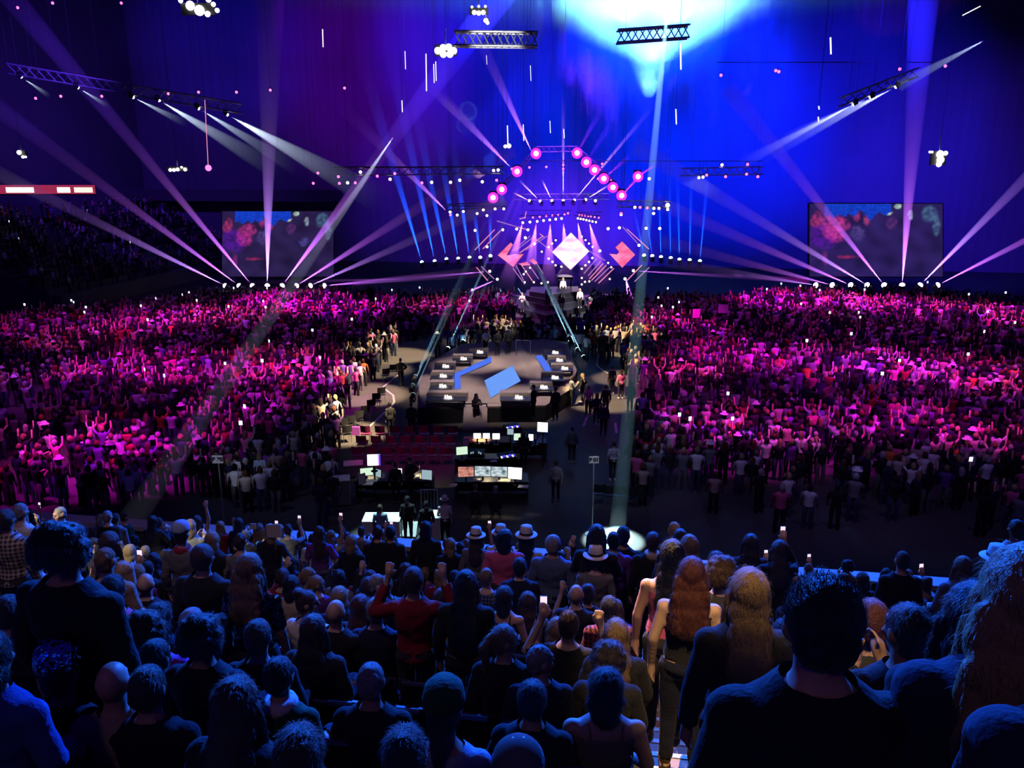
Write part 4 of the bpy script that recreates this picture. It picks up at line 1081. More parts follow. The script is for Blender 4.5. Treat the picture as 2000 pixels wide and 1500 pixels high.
# road cases and a barrier frame by the desks
for x, y, w, h, lb in ((660, 935, .9, 1.1, 'tall grey road case with metal edges left of the corner desk'), (690, 905, .8, .6, 'low grey road case behind the tall one')):
    p = atZ(x, y, h)
    t = thing('road_case', lb, 'case', Vector((p.x, p.y, 0)), None, .2)
    MB().box((0, 0, h / 2 + .05), (w, .6, h - .1)).obj('body', M['concrete'], t)
    for sx in (-1, 1):
        for sy in (-1, 1):
            MB().box((sx * w / 2, sy * .3, h / 2 + .05), (.04, .04, h - .08)).obj('corner_edge', M['metal'], t)
            MB().cyl((sx * (w / 2 - .1) - .02, sy * .22, .05), (sx * (w / 2 - .1) + .02, sy * .22, .05), .05, n=10).obj('wheel', M['black'], t)
    MB().box((0, 0, h + .01), (w + .03, .63, .04)).obj('lid', M['card'], t)
a, b_ = atZ(822, 956, 1.1), atZ(854, 956, 1.1)
t = thing('crowd_barrier', 'silver tubular barrier frame beside the lilac monitor desk', 'barrier', Vector((a.x, a.y, 0)))
w = b_.x - a.x
for x in (0, w): MB().cyl((x, 0, 0), (x, 0, 1.1), .025, n=8).obj('post', M['metal'], t)
for z in (.25, 1.1): MB().cyl((0, 0, z), (w, 0, z), .022, n=8).obj('rail', M['metal'], t)
for k in range(1, 5): MB().cyl((w * k / 5, 0, .25), (w * k / 5, 0, 1.1), .012, n=6).obj('bar', M['metal'], t)
# placards held up
plain('placard_pink', (.8, .1, .5), .8)
for p, w, h, m, lb in ((atZ(1413, 603, 2.5), 19, 16, 'card', 'blank pale placard held over the far right crowd'), (atZ(1360, 612, 2.4), 14, 17, 'placard_pink', 'glowing pink placard held over the crowd near the stage'), (atD(535, 1037, 14.5), 27, 26, 'card', 'pale square card held up in the front rows of the stand'), (atD(494, 1028, 15), 11, 11, 'card', 'small pale card next to the square one')):
    s = (p - CAM).length / FPX
    t = thing('placard', lb, 'placard', p)
    MB().box((0, 0, 0), (w * s, .015, h * s)).obj('board', M[m], t)
    MB().cyl((0, .02, -h * s * .5 - .35), (0, .02, h * s * .3), .012, n=6).obj('stick', M['wood'], t)

# ------------------------------------------------------------------ stand seats
pan = MB()
for i in range(5):
    y0 = -.2 + .42 * i / 5
    pan.box((0, y0 + .042, .44 + .012 * abs(i - 2) - .01), (.43, .087, .035))
backm = MB()
nx = 9
for j in range(4):
    for i in range(nx):
        x = -.205 + .41 * i / (nx - 1)
        z = .5 + .1 * j
        backm.box((x, -.215 - .03 * j + .035 * (1 - (x / .21) ** 2) * -1 + .035, z), (.054, .022, .105))
backm.cyl((-.2, -.33, .86), (.2, -.33, .86), .022, n=8)
frm = MB().box((-.235, -.1, .32), (.03, .34, .04)).box((-.235, -.22, .16), (.03, .05, .32)).box((-.235, -.08, .58), (.035, .3, .03)).box((-.235, -.2, .45), (.03, .04, .28))
SEAT = (pan.mesh('seat_pan', M['seat_plastic']), backm.mesh('seat_back', M['seat_plastic']), frm.mesh('seat_frame', M['black']))
SPITCH = .5
def visible_x(p, m=40):
    x, y, dep = proj(p)
    return dep > .3 and -m < x < 2000 + m and y < 1500 + 120
nseat = 0
seat_spots = {}
for k in range(2, 14):
    for side in (-1, 1):
        for j in range(40):
            u = (AIS0 - .3 - SPITCH * j) if side < 0 else (AIS1 + .3 + SPITCH * j)
            p = UV(u, ROW * k - .06, rowz(k))
            if not visible_x(p + Vector((0, 0, .8)), 30): continue
            if k > 10 and (j % 2 or side > 0): continue
            t = thing('stand_seat', f'dark blue plastic seat, row {NUM[k]} of the {"left" if side < 0 else "right"} block, {ordn(j + 1)} from the stairs', 'seat', p, 'seats of the near stand', -ROT)
            put('seat_pan', SEAT[0], t); put('backrest', SEAT[1], t); put('side_frame', SEAT[2], t)
            nseat += 1
print('seats', nseat)
# ---------------------------------------------------------------- people
def ell(c, r, lab, nu=14, nv=10):
    V, Fc = [], []
    for j in range(nv + 1):
        t = math.pi * j / nv
        for i in range(nu):
            p = 2 * math.pi * i / nu
            V.append((c[0] + r[0] * math.sin(t) * math.cos(p), c[1] + r[1] * math.sin(t) * math.sin(p), c[2] + r[2] * math.cos(t)))
    for j in range(nv):
        for i in range(nu):
            a, b = j * nu + i, j * nu + (i + 1) % nu
            Fc.append((a, a + nu, b + nu, b))
    return V, Fc, lab

def caps(a, b, ra, rb, lab, n=12, sx=1.0):
    a, b = Vector(a), Vector(b)
    d = b - a
    L = d.length
    q = d.to_track_quat('Z', 'Y')
    st = []
    for k in range(5):
        t = math.pi / 2 * k / 4
        st.append((-ra * math.cos(t), ra * math.sin(t)))
    for k in range(1, 6):
        st.append((L * k / 6, ra + (rb - ra) * k / 6))
    for k in range(5):
        t = math.pi / 2 * k / 4
        st.append((L + rb * math.sin(t), rb * math.cos(t)))
    V, Fc = [], []
    for z, r in st:
        for i in range(n):
            p = 2 * math.pi * i / n
            V.append(tuple(a + q @ Vector((max(r, 1e-4) * math.cos(p) * sx, max(r, 1e-4) * math.sin(p), z))))
    m = len(st)
    for j in range(m - 1):
        for i in range(n):
            Fc.append((j * n + i, j * n + (i + 1) % n, (j + 1) * n + (i + 1) % n, (j + 1) * n + i))
    Fc.append(tuple(range(n))[::-1])
    Fc.append(tuple(range((m - 1) * n, m * n)))
    return V, Fc, lab

def loft(st, lab, n=20, ctr=(0, 0, 0)):
    V, Fc = [], []
    for z, rx, ry, oy in st:
        for i in range(n):
            p = 2 * math.pi * i / n
            c, s = math.cos(p), math.sin(p)
            e = .82
            V.append((ctr[0] + rx * math.copysign(abs(c) ** e, c), ctr[1] + oy + ry * math.copysign(abs(s) ** e, s), ctr[2] + z))
    m = len(st)
    for j in range(m - 1):
        for i in range(n):
            Fc.append((j * n + i, j * n + (i + 1) % n, (j + 1) * n + (i + 1) % n, (j + 1) * n + i))
    Fc.append(tuple(range(n))[::-1])
    Fc.append(tuple(range((m - 1) * n, m * n)))
    return V, Fc, lab

def rotz(v, c, a):
    x, y = v[0] - c[0], v[1] - c[1]
    return (c[0] + x * math.cos(a) - y * math.sin(a), c[1] + x * math.sin(a) + y * math.cos(a), v[2])

def joined(prims):
    V, Fc, Lb = [], [], []
    for v, f, l in prims:
        o = len(V)
        V += v
        Fc += [tuple(i + o for i in g) for g in f]
        Lb += [l] * len(v)
    return V, Fc, Lb

def remeshed(name, V, Fc, voxel, smooth=3, fac=.5):
    me = bpy.data.meshes.new('tmp')
    me.from_pydata(V, [], Fc)
    ob = bpy.data.objects.new('tmp', me)
    COL.objects.link(ob)
    m = ob.modifiers.new('r', 'REMESH'); m.mode = 'VOXEL'; m.voxel_size = voxel
    if smooth:
        s = ob.modifiers.new('s', 'SMOOTH'); s.factor = fac; s.iterations = smooth
    dg = bpy.context.evaluated_depsgraph_get()
    ev = ob.evaluated_get(dg)
    out = bpy.data.meshes.new_from_object(ev)
    out.name = name
    bpy.data.objects.remove(ob); bpy.data.meshes.remove(me)
    out.polygons.foreach_set('use_smooth', [True] * len(out.polygons))
    return out

def arm(sx, el, wr, hand_dir, up, P):
    """shoulder, elbow and wrist given, hand with five fingers closed a little"""
    sh = (sx * .172, -.005, 1.372)
    P.append(ell((sx * .172, -.005, 1.375), (.058, .056, .056), 'uarm'))
    P.append(caps(sh, el, .05, .041, 'uarm'))
    P.append(caps(el, wr, .043, .029, 'farm'))
    h = Vector(hand_dir).normalized(); u = Vector(up).normalized(); w = h.cross(u).normalized()
    W = Vector(wr)
    P.append(caps(W, W + h * .075, .03, .036, 'hand'))
    for k, (o, L) in enumerate(((-.03, .07), (-.01, .082), (.011, .078), (.03, .062))):
        a = W + h * .075 + w * o
        b = a + h * L * .55 + w * o * .25 - u * .008
        c = b + h * L * .4 - u * .022
        P.append(caps(a, b, .0115, .0105, 'hand', 8)); P.append(caps(b, c, .0105, .009, 'hand', 8))
    s = -sx
    a = W + h * .03 + w * s * .028
    b = a + h * .035 + w * s * .032 - u * .01
    P.append(caps(a, b, .014, .012, 'hand', 8)); P.append(caps(b, b + h * .03 + w * s * .004 - u * .012, .012, .01, 'hand', 8))

def head_prims(hc, ang, P):
    Q = []
    x, y, z = hc
    Q.append(ell((x, y - .008, z + .018), (.077, .098, .104), 'head', 18, 14))
    Q.append(ell((x, y + .028, z - .055), (.056, .066, .064), 'head', 16, 12))
    Q.append(ell((x, y + .088, z + .03), (.05, .016, .016), 'head'))
    Q.append(caps((x, y + .094, z + .015), (x, y + .112, z - .02), .009, .015, 'head', 8))
    Q.append(ell((x, y + .085, z - .055), (.026, .014, .011), 'head'))
    Q.append(ell((x, y + .075, z - .1), (.026, .022, .02), 'head'))
    for s in (-1, 1):
        Q.append(ell((x + s * .08, y - .01, z), (.012, .028, .036), 'head'))
        Q.append(ell((x + s * .045, y + .066, z - .025), (.024, .02, .024), 'head'))
    for v, f, l in Q:
        P.append(([rotz(p, hc, ang) for p in v], f, l))

def person_meshes(key, pose):
    sit = pose.get('sit', False)
    dz = -.40 if sit else 0.0
    P = []
    P.append(loft([(.82, .03, .03, 0), (.84, .12, .09, -.005), (.93, .168, .118, -.012), (1.02, .152, .103, 0), (1.10, .138, .096, .008), (1.2, .152, .108, .005),
                   (1.3, .168, .114, 0), (1.36, .172, .105, -.006), (1.405, .155, .092, -.012), (1.44, .118, .078, -.015), (1.475, .078, .066, -.014), (1.51, .05, .05, -.01)], 'torso'))
    P.append(caps((0, -.012, 1.44), (0, .005, 1.56), .06, .056, 'neck'))
    hc = (0, .012, 1.635)
    head_prims(hc, pose.get('turn', 0), P)
    for s, k in ((-1, 'L'), (1, 'R')):
        el, wr, hd, up = pose[k]
        arm(s, (s * el[0], el[1], el[2]), (s * wr[0], wr[1], wr[2]), (s * hd[0], hd[1], hd[2]), (s * up[0], up[1], up[2]), P)
    leg = []
    for s in (-1, 1):
        if sit:
            hip, kn, an = (s * .09, .0, .93), (s * .12, .42, .93), (s * .12, .40, .50)
        else:
            st = pose.get('step', 0) * s
            hip, kn, an = (s * .09, -.005, .92), (s * .1, .02 + st * .5, .5), (s * .105, -.02 + st, .09)
        leg.append(caps(hip, kn, .09, .058, 'thigh', 14)); leg.append(caps(kn, an, .056, .038, 'shin', 14))
        leg.append(ell((kn[0], kn[1], kn[2]), (.058, .06, .06), 'thigh'))
        a = Vector(an)
        leg.append(caps(a + Vector((0, -.03, -.05)), a + Vector((s * .02, .16, -.062)), .04, .033, 'foot', 12, 1.0))
        leg.append(ell(tuple(a + Vector((0, -.005, -.02))), (.042, .05, .05), 'foot'))
    P += leg
    if dz:
        P = [([(p[0], p[1], p[2] + dz) for p in v], f, l) for v, f, l in P]
        hc = (hc[0], hc[1], hc[2] + dz)
    V, Fc, Lb = joined(P)
    body = remeshed('body_' + key, V, Fc, .0135, 4)
    kd = KDTree(len(V))
    for i, v in enumerate(V):
        kd.insert(v, i)
    kd.balance()
    lab = [Lb[kd.find(v.co)[1]] for v in body.vertices]
    co = [v.co.copy() for v in body.vertices]
    no = [v.normal.copy() for v in body.vertices]

    def shell(name, labs, t, keep=lambda c, l: True, sm=6, fold=.006):
        ok = [l in labs and keep(c, l) for l, c in zip(lab, co)]
        idx, VV, FF = {}, [], []
        for p in body.polygons:
            if all(ok[i] for i in p.vertices):
                for i in p.vertices:
                    if i not in idx:
                        idx[i] = len(VV)
                        c = co[i]
                        n = noise.noise(Vector((c.x * 9, c.y * 9, c.z * 14))) * fold
                        VV.append(c + no[i] * (t + n))
                FF.append(tuple(idx[i] for i in p.vertices))
        me = bpy.data.meshes.new(name + '_' + key)
        me.from_pydata([tuple(v) for v in VV], [], FF)
        if sm:
            ob = bpy.data.objects.new('tmp', me); COL.objects.link(ob)
            s = ob.modifiers.new('s', 'SMOOTH'); s.factor = .5; s.iterations = sm
            dg = bpy.context.evaluated_depsgraph_get()
            m2 = bpy.data.meshes.new_from_object(ob.evaluated_get(dg))
            m2.name = name + '_' + key
            bpy.data.objects.remove(ob); bpy.data.meshes.remove(me)
            me = m2
        me.polygons.foreach_set('use_smooth', [True] * len(me.polygons))
        return me
    zt = 1.455 + dz
    R = dict(body=body, hc=hc, sit=sit, turn=pose.get('turn', 0))
    zc = .93 + dz
    R['jacket'] = shell('jacket', {'torso', 'uarm', 'farm', 'neck'}, .023, lambda c, l: (l != 'neck' or c.z < zt + .04) and (l != 'torso' or c.z > zc - .08), 7, .01)
    R['tshirt'] = shell('tshirt', {'torso', 'uarm'}, .018, lambda c, l: c.z < zt + .01 and (l != 'torso' or c.z > zc - .07), 5, .008)
    R['tank'] = shell('tank', {'torso'}, .012, lambda c, l: c.z > zc - .06 and (c.z < zt - .075 or (c.z < zt and .07 < abs(c.x) < .1)), 3, .004)
    R['trousers'] = shell('trousers', {'thigh', 'shin', 'torso'}, .013, lambda c, l: l != 'torso' or c.z < zc + .07, 4, .006)
    R['shoes'] = shell('shoes', {'foot'}, .006, lambda c, l: True, 1, 0)
    # skin / eye / lip materials by place
    mi = []
    for p in body.polygons:
        c = p.center
        q = rotz((c.x, c.y, c.z), hc, -R['turn'])
        x, y, z = abs(q[0] - hc[0]), q[1] - hc[1], q[2] - hc[2]
        k = 0
        if y > .05 and (x - .032) ** 2 / .014 ** 2 + (z - .008) ** 2 / .007 ** 2 < 1: k = 1
        elif y > .06 and x ** 2 / .026 ** 2 + (z + .056) ** 2 / .009 ** 2 < 1: k = 2
        mi.append(k)
    body.polygons.foreach_set('material_index', mi)
    for m in (M['skin'], M['eye'], M['lip']):
        body.materials.append(m)
    for k in ('jacket', 'tshirt', 'tank', 'trousers'):
        R[k].materials.append(M['cloth'])
    R['shoes'].materials.append(M['shoe'])
    return R

def arms(el, wr, hd, up=(0, 0, 1)):
    return (el, wr, hd, up)
DOWN = arms((.235, -.03, 1.13), (.245, .04, .87), (0, .12, -1), (1, 0, 0))
UPV = arms((.33, .06, 1.55), (.36, .1, 1.82), (.1, .05, 1), (0, -1, 0))
PHONE = arms((.24, .2, 1.36), (.15, .3, 1.6), (-.15, .15, 1), (0, -1, 0))
CLAP = arms((.25, .1, 1.16), (.06, .33, 1.28), (-.1, .6, .8), (1, 0, 0))
HIP = arms((.34, -.06, 1.16), (.2, .06, .98), (-.5, .6, -.3), (1, 0, 0))
FRAME = arms((.38, .06, 1.30), (.26, .15, 1.57), (-.15, .1, 1), (0, -1, 0))
HIGH = arms((.24, .03, 1.66), (.2, .08, 1.92), (0, .1, 1), (0, -1, 0))
LAP = arms((.24, -.01, 1.14), (.13, .24, 1.0), (-.45, .8, -.15), (.3, 0, 1))
POSES = dict(
    stand=dict(L=DOWN, R=DOWN), stand_step=dict(L=DOWN, R=HIP, step=.1, turn=.35), stand_up=dict(L=UPV, R=UPV),
    stand_phone=dict(L=DOWN, R=PHONE), stand_high=dict(L=DOWN, R=HIGH, turn=-.2), stand_clap=dict(L=CLAP, R=CLAP, turn=.15),
    sit=dict(sit=True, L=LAP, R=LAP), sit_turn=dict(sit=True, L=LAP, R=LAP, turn=-1.05), sit_phone=dict(sit=True, L=PHONE, R=LAP),
    sit_clap=dict(sit=True, L=CLAP, R=CLAP, turn=.25), sit_up=dict(sit=True, L=UPV, R=UPV), stand_frame=dict(L=FRAME, R=FRAME), sit_frame=dict(sit=True, L=FRAME, R=FRAME))

def hair_mesh(kind):
    rnd = random.Random(hash_of(kind))
    P = []
    if kind == 'short':
        P = [ell((0, -.014, .032), (.086, .1, .102), 'h', 20, 16), ell((0, -.05, -.015), (.074, .06, .07), 'h')]
    elif kind == 'crop':
        P = [ell((0, -.014, .03), (.081, .097, .099), 'h', 20, 16), ell((0, -.05, -.02), (.07, .052, .06), 'h')]
    elif kind == 'bob':
        P = [ell((0, -.016, .03), (.094, .105, .11), 'h', 20, 16), ell((0, -.04, -.06), (.104, .076, .1), 'h'), caps((0, -.05, -.1), (0, -.055, -.14), .085, .08, 'h')]
    elif kind in ('long', 'wavy', 'verylong'):
        w = 1.25 if kind == 'wavy' else 1.0
        P = [ell((0, -.016, .03), (.094, .106, .11), 'h', 20, 16), ell((0, -.05, -.08), (.1 * w, .072, .13), 'h'),
             ell((0, -.095, -.2), (.115 * w, .058, .15), 'h'), ell((0, -.125, -.31), (.115 * w, .05, .14), 'h')]
        if kind == 'verylong':
            P.append(ell((0, -.14, -.44), (.12, .045, .16), 'h'))
        if kind == 'wavy':
            for i in range(46):
                t = rnd.random(); a = rnd.uniform(-1, 1)
                P.append(ell((a * .12, -.06 - .08 * t - rnd.random() * .03, -.02 - .38 * t), (.035, .03, .045), 'h', 8, 6))
        for s in (-1, 1):
            P.append(caps((s * .085, .0, 0), (s * .1, .02, -.2), .026, .02, 'h'))
    elif kind == 'ponytail':
        P = [ell((0, -.014, .03), (.084, .1, .102), 'h', 20, 16), ell((0, -.05, -.02), (.072, .055, .06), 'h'),
             caps((0, -.1, .06), (0, -.15, -.02), .03, .042, 'h'), caps((0, -.15, -.02), (0, -.15, -.22), .042, .02, 'h')]
    elif kind == 'bun':
        P = [ell((0, -.014, .03), (.084, .1, .102), 'h', 20, 16), ell((0, -.05, -.02), (.072, .055, .06), 'h'), ell((0, -.075, .125), (.05, .05, .045), 'h')]
    elif kind == 'curly':
        P = [ell((0, -.02, .035), (.1, .106, .115), 'h', 20, 16)]
        for i in range(90):
            a, t = rnd.uniform(0, 2 * math.pi), rnd.uniform(-.55, 1)
            r = math.sqrt(max(0, 1 - t * t))
            x, y, z = r * math.cos(a) * .105, -.03 + r * math.sin(a) * .1, .02 + t * .12
            if y > .055 and z < .08: continue
            P.append(ell((x, y, z), (.03, .03, .03), 'h', 8, 6))
    elif kind == 'spiky':
        P = [ell((0, -.014, .034), (.088, .1, .106), 'h', 20, 16), ell((0, -.055, -.02), (.076, .05, .07), 'h')]
    V, Fc, _ = joined(P)
    me = remeshed('hair_' + kind, V, Fc, .0085, 3)
    co = [v.co.copy() for v in me.vertices]; no = [v.normal.copy() for v in me.vertices]
    flat = []
    for c, n in zip(co, no):
        d = noise.noise(Vector((c.x * 70, c.y * 70, c.z * 16))) * .005 + noise.noise(Vector((c.x * 22, c.y * 22, c.z * 7 + 3))) * .006
        flat += list(c + n * d)
    me.vertices.foreach_set('co', flat)
    # loose strands standing off the surface
    SV, SF = [], []
    N = {'crop': 1300, 'short': 1700, 'spiky': 2400}.get(kind, 2000)
    for i in range(N):
        j = rnd.randrange(len(co))
        c, n = co[j], no[j]
        down = Vector((0, -.25, -1)) if kind not in ('spiky', 'crop') else Vector((rnd.uniform(-.5, .5), .3, .5))
        tg = down - n * down.dot(n)
        if tg.length < .05: tg = Vector((rnd.uniform(-1, 1), rnd.uniform(-1, 1), 0))
        tg.normalize()
        rv = Vector((rnd.uniform(-1, 1), rnd.uniform(-1, 1), rnd.uniform(-1, 1)))
        L = rnd.uniform(.015, .03) if kind in ('crop', 'short') else rnd.uniform(.02, .05)
        d1 = (tg + n * rnd.uniform(.25, .9) + rv * .35).normalized()
        d2 = (tg * 1.4 + n * .15 + rv * .5).normalized()
        p0 = c - n * .003; p1 = p0 + d1 * L * .5; p2 = p1 + d2 * L * .5
        w = d1.cross(n + rv * .2)
        if w.length < 1e-4: continue
        w = w.normalized() * .0011
        k = len(SV)
        SV += [p0 - w, p0 + w, p1 - w * .8, p1 + w * .8, p2]
        SF += [(k, k + 1, k + 3, k + 2), (k + 2, k + 3, k + 4)]
    V0 = [tuple(v.co) for v in me.vertices] + [tuple(v) for v in SV]
    o = len(me.vertices)
    F0 = [tuple(p.vertices) for p in me.polygons] + [tuple(i + o for i in f) for f in SF]
    out = bpy.data.meshes.new('hair_' + kind)
    out.from_pydata(V0, [], F0)
    out.polygons.foreach_set('use_smooth', [True] * len(out.polygons))
    out.materials.append(M['hair'])
    bpy.data.meshes.remove(me)
    return out
# ------------------------------------------------------------------ hats and things people hold
fed = MB()
fed.rev([(.001, .135), (.05, .14), (.082, .125), (.092, .06), (.098, .0), (.155, -.012), (.165, -.004), (.16, .004), (.1, .012)], n=22, sy=1.12)
FEDORA = fed.mesh('fedora', M['cloth'], True)
FBAND = MB().rev([(.1, .006), (.1025, .008), (.099, .045), (.095, .044)], n=22, sy=1.12).mesh('hat_band', M['cloth'], True)
cap = MB()
cap.rev([(.105, -.01), (.106, .03), (.094, .085), (.06, .12), (.001, .13)], n=20, sy=1.15)
CAPM = cap.mesh('cap', M['cloth'], True)
SEQM = MB().rev([(.108, -.005), (.11, .04), (.1, .095), (.065, .13), (.001, .142)], n=22, sy=1.12).mesh('sequin_hat', M['sequin'], True)
SCARFM = MB().rev([(.085, 0), (.105, .02), (.11, .05), (.095, .085), (.075, .09)], n=18, sy=1.0).mesh('scarf', M['cloth'], True)
phone_body = MB().box((0, 0, 0), (.075, .009, .15)).mesh('phone_body', M['black'])
phone_scr = MB().box((0, -.006, 0), (.067, .002, .138)).mesh('phone_screen', M['phone_screen'])

PM = {k: person_meshes(k, v) for k, v in POSES.items()}
HM = {k: hair_mesh(k) for k in ('short', 'crop', 'bob', 'long', 'wavy', 'verylong', 'ponytail', 'bun', 'curly', 'spiky')}
for k in ('jacket', 'tshirt'):
    for p in PM:
        me = PM[p][k].copy(); me.materials.clear(); me.materials.append(M['plaid']); PM[p][k + '_plaid'] = me
for p in PM:
    me = PM[p]['tshirt'].copy(); me.materials.clear(); me.materials.append(M['sequin']); PM[p]['tshirt_sequin'] = me

SKIN = [(.62, .40, .30), (.55, .34, .25), (.66, .45, .35), (.45, .27, .19), (.6, .36, .27)]
HCOL = {'dark': (.02, .014, .012), 'black': (.008, .007, .008), 'brown': (.075, .04, .022), 'blond': (.42, .28, .13), 'grey': (.35, .33, .31), 'auburn': (.11, .034, .018), 'fair': (.25, .16, .08)}
TCOL = {'black': (.018, .018, .022), 'navy': (.018, .022, .05), 'charcoal': (.04, .04, .045), 'grey': (.2, .2, .21), 'white': (.75, .74, .73), 'cream': (.55, .47, .38), 'red': (.3, .02, .04), 'pink': (.7, .12, .28), 'blue': (.05, .09, .35), 'denim': (.12, .17, .3), 'green': (.02, .085, .045), 'beige': (.45, .34, .26), 'magenta': (.6, .05, .4), 'purple': (.16, .05, .3), 'orange': (.75, .2, .06), 'teal': (.04, .25, .28), 'light blue': (.3, .42, .62), 'yellow': (.75, .6, .2)}
HWORD = {'short': 'short', 'crop': 'cropped', 'bob': 'chin-length', 'long': 'long', 'wavy': 'long wavy', 'verylong': 'very long', 'ponytail': 'ponytailed', 'bun': 'bunned', 'curly': 'curly', 'spiky': 'spiky', None: 'no'}
TWORD = {'jacket': 'jacket', 'tshirt': 'T-shirt', 'tank': 'sleeveless top', 'jacket_plaid': 'checked jacket', 'tshirt_plaid': 'checked shirt', 'tshirt_sequin': 'sequinned top'}
PEOPLE = []
def person(foot, rz, pose='stand', hair='short', hc='dark', top='jacket', tcol='black', bot='black', scale=1.0, label=None, group=None, hat=None, hatcol='white', scarf=None, wide=1.0, skin=None, phone=False, shoes=True, rnd=RND):
    R = PM[pose]
    o = put('person', R['body'], None, foot, None, (scale * wide, scale, scale), skin or rnd.choice(SKIN))
    o.rotation_euler = (0, 0, rz)
    tag(o, label, 'person', group)
    tc = TCOL[tcol] if isinstance(tcol, str) else tcol
    j = 1 + rnd.uniform(-.15, .15)
    put('top', R[top], o, color=[min(1, c * j) for c in tc])
    put('trousers', R['trousers'], o, color=TCOL[bot])
    if shoes: put('shoes', R['shoes'], o, color=rnd.choice([(.02, .02, .02), (.5, .5, .5), (.08, .05, .03)]))
    hcn = Vector(R['hc'])
    if hair:
        h = put('hair', HM[hair], o, hcn, color=HCOL[hc]); h.rotation_euler = (0, 0, R['turn'])
    if hat:
        me = {'fedora': FEDORA, 'cap': CAPM, 'sequin': SEQM}[hat]
        h = put('hat', me, o, hcn + Vector((0, -.012, .072)), color=TCOL[hatcol]); h.rotation_euler = (-.08, 0, R['turn'])
        if hat == 'fedora': put('hat_band', FBAND, h, color=(.05, .05, .05))
    if scarf: put('scarf', SCARFM, o, Vector((0, -.01, R['hc'][2] - .22)), color=TCOL[scarf])
    o['px'] = 0
    PEOPLE.append(o)
    return o
PHONES = []
def phone(o, side, label, z=0):
    """a lit phone held up in the raised hand"""
    p = bpy.data.objects.new('phone', None); COL.objects.link(p)
    x = {'sit_phone': -.13, 'stand_phone': .13, 'stand_high': .2}[side]
    zz = {'sit_phone': 1.33, 'stand_phone': 1.73, 'stand_high': 2.05}[side]
    yy = {'sit_phone': .34, 'stand_phone': .35, 'stand_high': .13}[side]
    bpy.context.view_layer.update()
    p.location = o.matrix_world @ Vector((x, yy, zz))
    p.rotation_euler = (-.1, 0, o.rotation_euler.z)
    put('body', phone_body, p); put('screen', phone_scr, p)
    tag(p, label, 'phone', 'lit phones held up')

